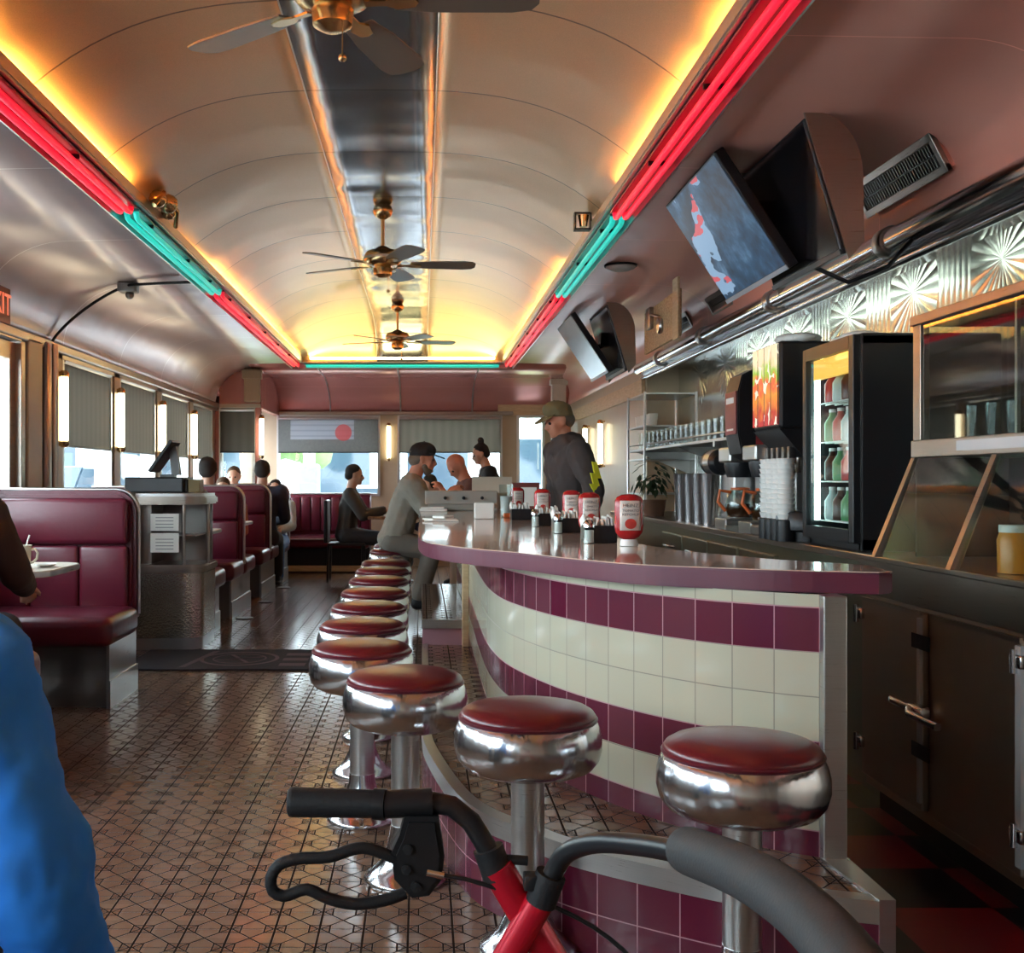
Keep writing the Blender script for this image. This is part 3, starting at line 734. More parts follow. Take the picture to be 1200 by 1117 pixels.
for z, l in ((.805,'upper'),(.66,'lower')):
    c = thing('menu_card', '%s white card with small print on the register stand' % l, 'card', (-1.75,7.59,z), 0, 'cards on the register stand')
    MB().box(-.075,.115,-.004,.0,0,.115 if l == 'upper' else .13,.001).build('card', PAPER, c)
    ln = MB()
    for k in range(4): ln.box(-.04,.08,-.006,-.0045,.02+k*.022,.026+k*.022)
    ln.build('print', plain('grey_print', (.3,.3,.3), .7), c)
rg = thing('cash_register', 'black cash register with a tilted touch screen on the stand', 'register', (-1.93,7.8,1.06))
MB().box(-.10,.30,-.1,.26,0,.105,.008).build('drawer_box', BLACK, rg)
MB().box(-.09,.29,-.103,-.1,.01,.095,.001).build('drawer_front', plain('black_front', (.035,.035,.04), .4), rg)
MB().box(.11,.21,.03,.12,.105,.125,.004).prism([(-.03,0),(.03,0),(.0,.2),(-.05,.2)], .06, Matrix.Translation((.22,.1,.12))@Matrix.Rotation(PI/2,4,'X')).build('screen_stand', plain('grey_stand', (.2,.2,.2), .4), rg)
Rm = Matrix.Translation((.14,.05,.25))@Matrix.Rotation(math.radians(35),4,'Y')@Matrix.Rotation(0,4,'X')
MB().box(-.012,.012,-.14,.14,-.13,.13,.005,2,Rm).build('screen', BLACK, rg)
bx = tag(MB().box(-1.60,-1.52,7.72,7.86,1.06,1.15,.004).build('small_box', plain('olive_box', (.16,.10,.02), .5)), 'small olive box on the right end of the register stand', 'box')
bk = tag(MB().box(-1.68,-1.605,7.74,7.86,1.06,1.155,.01).build('card_reader', BLACK), 'black card reader between the register and the olive box', 'card reader')

# ---------------------------------------------------------------- mat
mt = thing('door_mat', 'dark floor mat with a faint circular emblem across the aisle', 'mat', (-1.22,7.15,0))
MB().box(-.60,.57,-.36,.42,.0,.012,.004).build('mat', plain('mat_pile', (.012,.009,.014), .9, bump=.4, bsc=400), mt)
mk = MB()
def ring(mb, cx, cy, r, w, z, n=32, sy=1):
    for i in range(n):
        a, b = 2*PI*i/n, 2*PI*(i+1)/n
        mb.prism([(cx+r*math.cos(a),cy+sy*r*math.sin(a)),(cx+r*math.cos(b),cy+sy*r*math.sin(b)),(cx+(r-w)*math.cos(b),cy+sy*(r-w)*math.sin(b)),(cx+(r-w)*math.cos(a),cy+sy*(r-w)*math.sin(a))], .001, Matrix.Translation((0,0,z)))
ring(mk, .06,.03,.25,.025,.0125, sy=1.1); ring(mk, .06,.03,.17,.01,.0125, sy=1.1)
for a in (.5, 2.0, 3.6): mk.box(-.17,.17,-.012,.012,.0125,.0135,0,2,Matrix.Translation((.06,.03,0))@Matrix.Rotation(a,4,'Z'))
mk.prism([(-.26,-.3),(-.22,-.3),(-.12,.34),(-.16,.34)], .001, Matrix.Translation((0,0,.0125)))
for k in range(3): mk.box(.34,.5,-.25+k*.2,-.15+k*.2,.0125,.0135)
mk.build('emblem', plain('mat_emblem', (.09,.06,.07), .9), mt)
for i, y in enumerate((12.0, 10.6, 9.35)):
    tag(MB().lathe([(.001,.008),(.07,.008),(.075,.0)], -1.47, y, 0, 16).build('floor_drain', BLACK), 'small dark floor cover beside the %s far booth' % ('farthest','middle','first')[i], 'floor cover', 'dark floor covers by the booths')

# ---------------------------------------------------------------- ceiling fans
FANB = plain('fan_blade_dark', (.13,.10,.075), .35)
def make_fan():
    e = thing('ceiling_fan', '', 'ceiling fan')
    MB().lathe([(.001,.0),(.03,.0),(.055,-.02),(.062,-.05),(.05,-.08),(.02,-.10),(.001,-.1)], 0,0,.37,24).build('canopy', BRASS, e, 50)
    MB().lathe([(.011,.08),(.011,.3)], n=12).build('downrod', BRASS, e, 40)
    MB().lathe([(.001,.11),(.03,.10),(.05,.085),(.10,.07),(.115,.045),(.115,.01),(.10,-.01),(.06,-.02),(.001,-.02)], n=32).build('motor', BRASS, e, 50)
    MB().lathe([(.117,.035),(.119,.033),(.119,.022),(.117,.020)], n=32).build('motor_band', CREAM, e, 50)
    MB().lathe([(.001,-.02),(.05,-.02),(.06,-.035),(.055,-.075),(.03,-.09),(.001,-.092)], n=24).build('switch_cup', BRASS, e, 50)
    for k in range(5):
        a = math.radians(-3+72*k); R = Matrix.Rotation(a,4,'Z')@Matrix.Translation((0,0,.0))@Matrix.Rotation(math.radians(-9),4,'X')
        pts = [(.17,-.045),(.30,-.062),(.50,-.07),(.555,-.06),(.575,-.03),(.575,.03),(.555,.06),(.50,.07),(.30,.062),(.17,.045)]
        b = MB().prism(pts, .006, R@Matrix.Translation((0,0,-.012)), .001).build('blade', FANB, e)
        MB().prism([(.09,-.014),(.15,-.012),(.18,-.03),(.23,-.02),(.24,0),(.23,.02),(.18,.03),(.15,.012),(.09,.014)], .006, R@Matrix.Translation((0,0,-.019))).build('blade_bracket', BRASS, b)
    MB().tube([(.03,-.04,-.07),(.03,-.04,-.17)], .0015, 6).ball((.03,-.04,-.18), .012).build('pull_chain', BRASS, e, 50)
    return e
fn0 = make_fan()
for i, (x, y, l) in enumerate(((-.25,3.15,'nearest ceiling fan, cut by the top of the picture'),(-.245,7.0,'middle ceiling fan on the steel strip'),(-.24,10.9,'farthest ceiling fan before the yellow-lit end'))):
    o = fn0 if i == 0 else copy_tree(fn0)
    o.location = (x, y, 2.49); o['label'] = l; o['group'] = 'ceiling fans'; o.rotation_euler.z = (0, .12, .3)[i]

# ---------------------------------------------------------------- small fittings on the rails and coves
e = thing('spotlight', 'small dark clip spotlight on the inner edge of the right rail', 'spotlight', (.86,6.04,2.48))
MB().box(-.05,.04,-.03,.03,.0,.008).box(-.05,-.042,-.03,.03,0,.09).box(.032,.04,-.03,.03,0,.09).box(-.05,.04,-.02,.02,.085,.095).build('bracket', BLACK, e)
MB().lathe([(.001,-.03),(.02,-.03),(.03,.03),(.001,.03)], 0,0,.05,16).build('lamp_head', BRASS, e, 40)
e = thing('spotlight', 'ornate brass fitting on the left rail where red neon turns teal', 'light fitting', (-1.31,5.6,2.49))
MB().ball((0,0,.05),.045).ball((.02,.14,.06),.05).ball((-.01,.28,.05),.04).tube([(0,-.08,.0),(.03,.0,.08),(0,.15,.1),(.03,.3,.06),(0,.4,.0)], .012).build('ornament', BRASS, e, 60)
e = thing('ceiling_speaker', 'round white ceiling disc on the flat part of the right cove', 'ceiling light', (1.21,6.9,2.455))
MB().lathe([(.001,-.03),(.06,-.028),(.085,-.018),(.092,-.004),(.001,0)], n=32).build('dome', plain('dull_white_dome', (.5,.45,.40), .5), e, 50)
MB().lathe([(.092,-.008),(.10,-.006),(.10,.004),(.092,.004)], n=32).build('rim', BLACK, e, 50)
# exit sign
e = thing('exit_sign', 'lit red EXIT sign high at the left edge above the door', 'sign', (-2.32,6.2,2.02))
MB().box(-.02,.0,-.17,.17,-.0,.20,.004).box(-.1,-.02,-.02,.02,.08,.12).build('housing', plain('dark_red_housing', (.28,.10,.07), .5), e)
def text(name, s, size, m, parent, loc, rot, ext=.001, align='CENTER'):
    cu = bpy.data.curves.new(name, 'FONT'); cu.body = s; cu.size = size; cu.extrude = ext; cu.align_x = align; cu.align_y = 'CENTER'
    t = bpy.data.objects.new('tmp', cu); COL.objects.link(t)
    dg = bpy.context.evaluated_depsgraph_get(); dg.update()
    me = bpy.data.meshes.new_from_object(t.evaluated_get(dg)); bpy.data.objects.remove(t); bpy.data.curves.remove(cu)
    me.name = name; me.materials.clear(); me.materials.append(m)
    o = new_mesh_obj(name, me, None, parent); o.location = loc; o.rotation_euler = rot; return o
REDG = glow('exit_red_glow', (1,.22,.12), .7)
text('letters', 'EXIT', .17, REDG, e, (.002,0,.10), (PI/2,0,PI/2))
text('letters', 'EXIT', .17, REDG, e, (-.022,0,.10), (PI/2,0,-PI/2))
# black conduit across the left cove
def on_left(t):          # t 0..1 along the cove section
    n = len(cl)-1; k = t*n; i = min(int(k), n-1); f = k-i
    return (cl[i][0]*(1-f)+cl[i+1][0]*f+.015*0, cl[i][1]*(1-f)+cl[i+1][1]*f)
pp = []
for t_ in lin(.0, 1, 26):
    x, z = on_left(t_); y = 7.25+.35*math.sin(t_*PI*.9)
    pp.append((x+.03, y, z-.03))
pp = [(XL+.03,7.25,1.93)]+pp+[(RL-.09,7.3,2.43)]
e = thing('cable_conduit', 'black conduit arching over the left cove to the rail, with a junction box', 'conduit', (0,0,0))
MB().tube(pp, .010, 8).build('conduit', BLACK, e, 60)
x, z = on_left(.93)
MB().box(x-.07,x+.05,7.44,7.56,z-.07,z-.01,.01).ball((x,7.5,z-.085),.03).build('junction_box', STEELD, e, 40)
# vents on the right cove
def cove_pt(tt):
    n = len(cr)-1; k = tt*n; i = min(int(k), n-1); f = k-i
    p = Vector((cr[i][0]*(1-f)+cr[i+1][0]*f, 0, cr[i][1]*(1-f)+cr[i+1][1]*f)); d = Vector((cr[i+1][0]-cr[i][0], 0, cr[i+1][1]-cr[i][1])).normalized()
    return p, d
def vent(y0, y1, tt, w, label):
    p, d = cove_pt(tt); nrm = Vector((d.z, 0, -d.x))
    if w > .08:
        d = Vector((-.065,0,.125)).normalized(); p = Vector((1.872,0,2.335)); nrm = Vector((d.z,0,-d.x)); w = .078
    if nrm.x > 0: nrm = -nrm
    e = thing('air_vent', label, 'air vent', (p.x, (y0+y1)/2, p.z), 0, 'steel vents on the salmon cove')
    R = Matrix((( 0, d.x, nrm.x, 0),(1,0,0,0),(0,d.z,nrm.z,0),(0,0,0,1)))
    L = (y1-y0)/2
    MB().box(-L,L,-w,-w+.03,.002,.022,.002,1,R).box(-L,L,w-.03,w,.002,.022,.002,1,R).box(-L,-L+.03,-w,w,.002,.022,.002,1,R).box(L-.03,L,-w,w,.002,.022,.002,1,R).build('frame', STEELW, e)
    MB().box(-L+.03,L-.03,-w+.03,w-.03,.001,.008,0,1,R).build('dark_back', BLACK, e)
    MB().box(-L+.01,L-.01,-w+.01,w-.01,-.03,.002,0,1,R).build('duct_box', M_COVER, e)
    for k in range(2): 
        g = MB(); n = int(L*2/.022)
        for i in range(n): g.box(-L+.035+i*.022,-L+.041+i*.022,-w+.033+k*(w-.03),-w+.028+(k+1)*(w-.03),.008,.016,0,1,R)
        g.build('grille', STEELD, e)
vent(4.06,4.80,.36,.095,'steel vent grille on the salmon cove right of the televisions')
vent(7.0,7.5,.25,.07,'small vent grille between the plywood panel and the televisions')
vent(8.05,8.5,.25,.07,'small vent grille left of the plywood panel')
# televisions
def tv(x0, z0, x1, z1, y0, y1, name, label, scr, cheek=False):
    """screen plane from top (x0,z0) to bottom (x1,z1), facing the room"""
    a, b = Vector((x0,0,z0)), Vector((x1,0,z1)); d = (b-a); h = d.length; d.normalize(); n = Vector((d.z,0,-d.x))
    if n.x > 0: n = -n
    e = thing('television', label, 'television', (x0, (y0+y1)/2, z0), 0, 'televisions on the right cove')
    R = Matrix(((0,d.x,n.x,0),(-1,0,0,0),(0,d.z,n.z,0),(0,0,0,1))); L = (y1-y0)/2
    MB().box(-L,L,0,h,-.045,0,.006,2,R).build('casing', BLACK, e)
    MB().box(-L+.012,L-.012,.012,h-.022,.0005,.0015,0,1,R).build('screen', scr, e)
    MB().box(-L,L,h-.02,h,.0,.006,.002,1,R).build('lower_bezel', plain('silver_bezel', (.35,.38,.42), .4) if not cheek else BLACK, e)
    MB().box(-.06,.06,h*.4,h*.6,-.12,-.04,0,1,R).tube([(1.55-x0,0,-.2),((x0+x1)/2-x0+.08,0,(z1-z0)/2+.02)], .02).build('wall_mount', BLACK, e)
    if cheek:
        for yy in (-L-.012, L+.002):
            pts = [(0,.02)]+[( .04+.17*math.sin(t_), .02-.22*(1-math.cos(t_)) ) for t_ in lin(.1,PI/2,8)]+[(.215,-.44),(x1-x0+.02,z1-z0-.02)]
            MB().prism(pts, .010, Matrix(((1,0,0,0),(0,0,1,yy),(0,1,0,0),(0,0,0,1)))).build('side_panel', STEELW, e)
    return e
def screen_pic():
    t = NT('sports_broadcast_screen'); v = t.coord(); 
    n1 = t.noise(6, 4, v, .6); n2 = t.noise(3.2, 3, t.mapping((1,1,2), v)); x, y, z = t.sep(v)
    c = t.ramp(n1, [(.38,(.004,.012,.03)),(.52,(.012,.06,.13)),(.68,(.10,.22,.36))])
    m = t.math('GREATER_THAN', t.math('ADD', n2, t.math('MULTIPLY', y, .22)), .60)
    c = t.mix(m, c, (.26,.42,.62))
    r = t.math('MULTIPLY', t.math('GREATER_THAN', t.noise(5,2,t.mapping((1,1,3),v)), .57), m)
    c = t.mix(r, c, (.7,.08,.1))
    t.col((.01,.01,.012)).rm(.3); t.b.inputs['Specular IOR Level'].default_value = .2; t.lk(c, t.b.inputs['Emission Color']); t.b.inputs['Emission Strength'].default_value = .75; return t.m
SCR = screen_pic()
SCROFF = plain('black_glass_screen', (.006,.006,.008), .12)
def screen2():
    t = NT('landscape_screen'); x, y, z = t.sep(t.coord())
    f = t.math('ADD', z, t.math('MULTIPLY', t.noise(7,4), .6)); c = t.ramp(f, [(.0,(.01,.01,.012)),(.08,(.02,.02,.02)),(.1,(.55,.45,.16)),(.25,(.35,.5,.5))])
    t.col((.01,.01,.012)).rm(.12); t.lk(c, t.b.inputs['Emission Color']); t.b.inputs['Emission Strength'].default_value = .8; return t.m
tv(1.138,2.43,1.434,1.975,4.42,5.30,'television','large lit television showing blue and red figures, tilted off the right cove', SCR)
tv(1.36,2.44,1.50,1.955,4.04,4.82,'television','dark television in a steel housing with rounded side, right of the lit one', SCROFF, True)
tv(1.138,2.42,1.434,1.975,8.70,9.55,'television','far television seen pale blue, nearest the end wall', plain('pale_blue_screen', (.16,.2,.26), .2))
tv(1.36,2.44,1.50,1.955,8.35,9.2,'television','far television in a rounded steel housing, left of the plywood panel', SCROFF, True)
tag(MB().tube([(1.5,4.35,1.97),(1.62,4.3,1.9),(1.75,4.25,1.95),(1.86,4.3,2.06),(1.9,4.6,2.06)], .009, 8).build('power_cable', BLACK, None, 60), 'black cable looping from the dark television to the steel hood tube', 'cable')
# plywood panel with a bell
e = thing('plywood_panel', 'tan plywood panel with a round bell hung on the right cove', 'panel', (1.62,7.2,2.06))
OSB = NT('strand_board'); OSB.col(OSB.ramp(OSB.noise(28,4,OSB.mapping((1,1,2.5)),.7), [(.35,(.36,.2,.09)),(.65,(.62,.42,.22))])).rm(.6); OSB = OSB.m
MB().box(0,.02,-.05,1.05,0,.30,.002).build('board', OSB, e)
MB().box(-.015,.0,-.09,.06,-.02,.37,.002).build('upright_board', WOODL, e)
MB().lathe([(.001,0),(.05,.0),(.058,.015),(.05,.03),(.001,.04)], 0,0,0,20, Matrix.Translation((0,.45,.13))@Matrix.Rotation(-PI/2,4,'Y')).build('bell', STEEL, e, 50)
MB().box(-.03,0,.72,.86,.15,.30,.004).tube([(-.01,.5,.2),(-.04,.62,.23),(-.02,.72,.24)], .008).build('wiring_box', STEELW, e, 40)
# ---------------------------------------------------------------- kitchen side
pc = thing('refrigerated_counter', 'dark steel refrigerated counter with latched doors at the right edge', 'counter', (1.526,2.5,0))
PY0, PY1 = -1.5, 1.42      # local y
FD = brushed('aged_steel_door', (.50,.40,.32), .42, (1,60,1))
MB().box(.012,.66,PY0,PY1,.10,.89,.004).build('body', FD, pc)
MB().box(.06,.66,PY0,PY1,0,.10).build('kick_base', BLACK, pc)
MB().box(-.02,.66,PY0,PY1+.01,.875,.895,.004).box(-.012,.012,PY0,PY1,.76,.878,.003).build('worktop', STEELW, pc)
SILV = plain('silver_strip', (.55,.55,.56), .35, .3)
doors = [(.93,1.40),(.36,.86),(-.22,.28)]
for i, (a, b) in enumerate(doors):
    d = MB().box(-.012,.012,a,b,.14,.745,.006).build('door', FD, pc)
    MB().box(-.016,-.008,a,b,.735,.748).build('door_trim', STEELW, d)
    hy = b-.0 if i == 0 else a-.0
    for z in (.69, .25):
        h = MB().box(-.03,-.01,hy-.03,hy+.03,z-.018,z+.018,.006).lathe([(.001,-.03),(.009,-.03),(.009,.03),(.001,.03)], -.03,hy,z,12)
        h.build('hinge', CHROME, d, 50)
    if i < 2:
        MB().box(-.024,-.014,(a if i == 0 else a)-.012+(0 if i==0 else -.01),(a if i==0 else a)+.006,.17,.73).build('edge_strip', SILV, d)
for z in (.66, .33): MB().box(-.028,-.0245,.845,.965,z-.022,z+.022).build('black_tape', BLACK, pc)
MB().box(-.05,-.012,.86,.95,.43,.47,.008).tube([(-.05,.93,.455),(-.07,.88,.45),(-.062,.80,.445),(-.05,.74,.44)], .012).tube([(-.045,.95,.455),(-.06,1.02,.462),(-.04,1.08,.458)], .011).build('latch_handle', CHROME, pc, 60)
# upper glass case
gc = thing('glass_display_case', 'steel-framed glass case with slanted lower panes on the refrigerated counter', 'display case', (1.6,2.4,.9))
Y0, Y1 = -1.3, 1.27
f = MB()
f.box(-.02,.52,Y0,Y1,.745,.775,.003).box(-.015,.52,Y0,Y1,.32,.375,.003)
for y in (Y1-.06, -.1): f.box(-.01,.02,y,y+.055,.375,.745,.002)
f.box(.47,.5,Y1-.03,Y1,.375,.745); f.build('frame', STEELW, gc)
MB().box(-.004,.0,Y0,Y1-.06,.375,.745).box(.0,.5,Y1-.02,Y1-.016,.375,.745).build('upper_pane', GLASSD, gc)
MB().box(.02,.026,.55,.56,.375,.745).box(.02,.03,.68,.692,.375,.745).build('sliding_edges', STEEL, gc)
MB().box(-.0185,-.0155,.25,.95,.335,.365).build('label_strip', plain('grey_label', (.45,.45,.45), .5), gc)
def slant(y, w=.028):
    return MB().prism([(-.145,.0),(-.118,.0),(.0,.32),(-.015,.32)], w, Matrix(((1,0,0,0),(0,0,1,y),(0,1,0,0),(0,0,0,1)))).build('slanted_strut', STEELW, gc)
for y in (Y1-.03, .72, -.3): slant(y)
sp_ = grid_mesh('slanted_pane', lambda i, y: [(-.13,y,.0),(-.008,y,.32)][int(i)], [0,1], [Y0,Y1-.02], GLASSD, gc, smooth=False, thick=.004)
MB().box(.3,.5,Y0,Y1,0,.32).box(.0,.5,Y1-.01,Y1,0,.32).build('back_panel', BLACK, gc)
MB().box(.40,.5,Y0,Y1-.05,.376,.74).build('inner_back', BLACK, gc)
jarc = [((.7,.25,.03),'orange relish','orange jar nearest the slanted strut'),((.75,.55,.05),'mustard yellow','yellow jar'),((.55,.03,.03),'tomato red','red jar beyond the yellow one')]
for k, (c, n_, l) in enumerate(jarc):
    e = thing('food_jar', l+' behind the slanted pane of the glass case', 'jar', (1.60+.03*(k%2), 3.06-.1*k, .897), 0, 'jars in the lower case')
    MB().lathe([(.001,0),(.04,0),(.042,.09),(.035,.11),(.001,.11)], n=20).build('jar', plain(n_, c, .3), e, 50)
    MB().lathe([(.001,.11),(.037,.11),(.037,.13),(.001,.13)], n=20).build('lid', WHITE, e, 50)
for k in range(5):
    tag(MB().lathe([(.001,0),(.03,0),(.036,.10),(.032,.10),(.026,.006),(.001,.006)], 1.70, 3.46-.12*k, 1.276, 20).build('drinking_glass', GLASS, None, 50), 'clear glass in the upper case, %s from its left end' % ['first','second','third','fourth','fifth'][k], 'glass', 'glasses in the upper case')
e = thing('juice_glass', 'yellow-green lemon drink at the right edge of the upper case', 'glass', (1.64,2.99,1.276))
MB().lathe([(.001,0),(.024,0),(.03,.06),(.001,.06)], n=20).ball((0,0,.07),(.022,.022,.028)).build('drink', plain('lime_yellow', (.6,.7,.15), .3), e, 50)

# back counter
bc = thing('back_counter', 'steel back counter with drawers along the kitchen wall', 'counter', (1.62,4.0,0))
GST = brushed('greenish_steel', (.36,.36,.27), .35, (1,40,1))
MB().box(.02,.56,-.04,5.6,.0,.85).build('body', GST, bc)
MB().box(-.02,.57,-.05,5.62,.85,.88,.004).build('worktop', STEELW, bc)
for i in range(4):
    a = 1.2+i*.62
    d = MB().box(-.004,.02,a,a+.58,.60,.80,.006).build('drawer', GST, bc)
    MB().tube([(-.004,a+.18,.72),(-.03,a+.18,.72),(-.03,a+.40,.72),(-.004,a+.40,.72)], .007, 8).build('handle', CHROME, d, 50)
    MB().box(-.004,.02,a,a+.58,.12,.57,.006).build('cupboard_door', BLACK if i == 0 else GST, bc)
ORD = ['nearest','second','third','fourth','fifth','sixth','seventh','eighth','ninth','tenth','eleventh','twelfth','thirteenth','fourteenth','fifteenth','sixteenth','seventeenth']
# glass-door cooler
cf = thing('glass_door_cooler', 'tall black countertop cooler with a lit glass door of drinks', 'cooler', (1.60,4.48,.881))
c = MB(); L = .28
c.box(.03,.55,-L,-L+.03,0,.81,.006).box(.03,.55,L-.03,L,0,.81,.006).box(.03,.55,-L,L,.77,.815,.006).box(.03,.55,-L,L,0,.05,.006).box(.51,.55,-L,L,0,.81)
c.build('cabinet', plain('black_enamel', (.012,.012,.014), .35), cf)
MB().box(.0,.03,-L,-L+.05,0.03,.81,.004).box(.0,.03,L-.04,L,0.03,.81,.004).box(.0,.03,-L+.05,L-.04,.76,.81).box(.0,.03,-L+.05,L-.04,.03,.08).build('door_frame', BLACK, cf)
MB().box(.012,.016,-L+.05,L-.04,.08,.76).build('door_glass', GLASS, cf)
MB().box(.5,.508,-L+.03,L-.03,.05,.77).build('inner_lining', plain('cooler_lining', (.55,.7,.68), .5), cf)
MB().box(.03,.05,-L+.04,L-.05,.68,.76).build('header_sign', glow('amber_header', (.9,.5,.08), .8), cf)
MB().tube([(.045,L-.05,.1),(.045,L-.05,.75)], .012, 8).build('light_tube', glow('cool_light_tube', (.65,1,.95), 9), cf, 50)
for z in (.10,.26,.42,.58):
    sh = MB()
    for k in range(12): sh.tube([(.05+k*.038,-L+.03,z),(.05+k*.038,L-.03,z)], .003, 5)
    sh.build('wire_shelf', WHITE, cf)
bcol = [plain('bottle_'+n_, c_, .3) for n_, c_ in (('clear',(.5,.62,.6)),('cola',(.06,.02,.01)),('green',(.1,.3,.12)),('red',(.45,.04,.04)))]
bproto = {}
for zi, z in enumerate((.105,.265,.425,.585)):
    for k in range(5):
        key = (zi*5+k*3)%4
        y = -.19+k*.092
        o_loc = (1.60+.09, 4.48+y, .881+z)
        if key not in bproto:
            e = thing('drink_bottle', '', 'bottle'); bproto[key] = e
            MB().lathe([(.001,0),(.03,0),(.032,.01),(.032,.075),(.014,.105),(.012,.12),(.001,.12)], n=16).build('bottle', bcol[key], e, 50)
            MB().lathe([(.001,.12),(.014,.12),(.014,.133),(.001,.133)], n=12).build('cap', WHITE, e, 50)
            o = e
        else: o = copy_tree(bproto[key])
        o.location = o_loc
        o['label'] = '%s bottle in the glass-door cooler, %s shelf, %s in its row' % (['pale','dark cola','green','red'][key], ['bottom','second','third','top'][zi], ['nearest','second','middle','fourth','farthest'][k]); o['group'] = 'bottles in the glass-door cooler'
# soda dispenser
sd = thing('soda_dispenser', 'black soda dispenser with a tall bright fruit picture panel', 'dispenser', (1.60,5.33,.881))
MB().box(.02,.5,-.2,.2,.50,.90,.015).box(.25,.5,-.2,.2,0,.5).prism([(.02,.50),(.14,.36),(.26,.36),(.26,.50)], .4, Matrix(((1,0,0,0),(0,0,1,-.2),(0,1,0,0),(0,0,0,1)))).build('housing', BLACK, sd)
def fruit():
    t = NT('fruit_picture_panel'); x, y, z = t.sep(t.coord()); v = t.n('ShaderNodeTexVoronoi'); v.inputs['Scale'].default_value = 16; t.lk(t.coord(), v.inputs['Vector'])
    c = t.ramp(t.math('ADD', t.math('MULTIPLY', z, 1.6), t.math('MULTIPLY', t.noise(9,3), .5)), [(.95,(.4,.03,.03)),(1.0,(.4,.03,.03))])
    h = t.math('DIVIDE', t.math('SUBTRACT', z, .5), .4)
    c = t.ramp(t.math('ADD', h, t.math('MULTIPLY', t.math('SUBTRACT', t.noise(14,2), .5), .5)), [(.12,(.5,.03,.03)),(.4,(.85,.3,.05)),(.55,(.8,.12,.05)),(.66,(.25,.5,.05)),(.82,(.75,.6,.45))])
    st = t.math('LESS_THAN', t.math('FRACT', t.math('MULTIPLY', y, 10)), .1)
    c = t.mix(st, c, (.02,.02,.02)); c = t.mix(t.math('GREATER_THAN', v.outputs[0], .74), c, (.8,.75,.6))
    t.col(c).rm(.25); t.lk(c, t.b.inputs['Emission Color']); t.b.inputs['Emission Strength'].default_value = .5; return t.m
MB().box(.012,.021,-.19,.19,.52,.89,.002).build('picture_panel', fruit(), sd)
for k in range(5): MB().lathe([(.012,.30),(.018,.33),(.018,.37)], .12,-.16+k*.08,0,12).box(.07,.10,-.175+k*.08,-.145+k*.08,.34,.42,.003).build('nozzle', STEELD, sd, 40)
MB().box(.0,.26,-.2,.2,0.0,.05,.01).build('drip_tray', STEELD, sd)
wp = MB().ball((1.75,5.2,1.80),(.09,.06,.028)).ball((1.72,5.3,1.805),(.07,.08,.03)).ball((1.80,5.36,1.80),(.09,.07,.03)).ball((1.73,5.12,1.795),(.05,.05,.02))
tag(wp.build('crumpled_napkins', PAPER, None, 60), 'crumpled white paper lying on top of the soda dispenser', 'paper')
tag(MB().ball((1.75,4.5,1.716),(.09,.09,.025)).ball((1.72,4.6,1.713),(.06,.07,.02)).build('crumpled_napkins', PAPER, None, 60), 'crumpled white paper lying on top of the glass-door cooler', 'paper')
# coffee machine with curved maroon front
cm = thing('juice_machine', 'narrow black machine with a maroon bowed front left of the soda dispenser', 'dispenser', (1.60,5.85,.881))
prof = [(.02,.40),(.0,.5),(-.0,.72),(.02,.80),(.1,.84),(.45,.84),(.45,0),(.25,0),(.25,.36),(.1,.36)]
MB().prism(prof, .24, Matrix(((1,0,0,0),(0,0,1,-.12),(0,1,0,0),(0,0,0,1))), .006).build('housing', BLACK, cm)
MB().box(-.008,.0,-.10,.10,.50,.72,.003).box(.09,.25,-.121,-.119,.42,.74,0).build('maroon_panel', plain('maroon_panel', (.22,.03,.03), .35), cm)
MB().box(-.010,-.007,-.06,.06,.52,.53).box(-.010,-.007,-.07,.07,.66,.69).build('white_lettering', WHITE, cm)
MB().box(.0,.25,-.12,.12,0,.03).build('tray', STEELD, cm)
# cup tubes
for k in range(4):
    e = thing('cup_stack', 'tall stack of white paper cups below the soda dispenser, %s of four' % ['nearest','second','third','farthest'][k], 'cup stack', (1.585,4.93+k*.085,.0), 0, 'paper cup stacks')
    m = MB()
    for q in range(12): m.lathe([(.030,.0),(.038,.022),(.040,.024),(.036,.026)], 0,0,.975+q*.022,16)
    m.build('cups', WHITE, e, 40)
    MB().lathe([(.042,0),(.042,.09),(.036,.095)], 0,0,.881,16).build('holder', BLACK, e, 40)
# big black bowl-like drip machine
bb = thing('black_warmer', 'round black food warmer on the back counter beside the cups', 'warmer', (1.56+.17,5.0+.35,.0))
bb.location = (1.72,4.96,.881)
MB().lathe([(.10,.0),(.10,.04),(.13,.05),(.135,.12),(.125,.13),(.001,.13)], -.02,-.0,0,32).build('body', BLACK, bb, 50)
MB().box(-.16,-.13,-.04,.04,.05,.11,.003).build('label', plain('grey_tag', (.3,.32,.33), .4), bb)
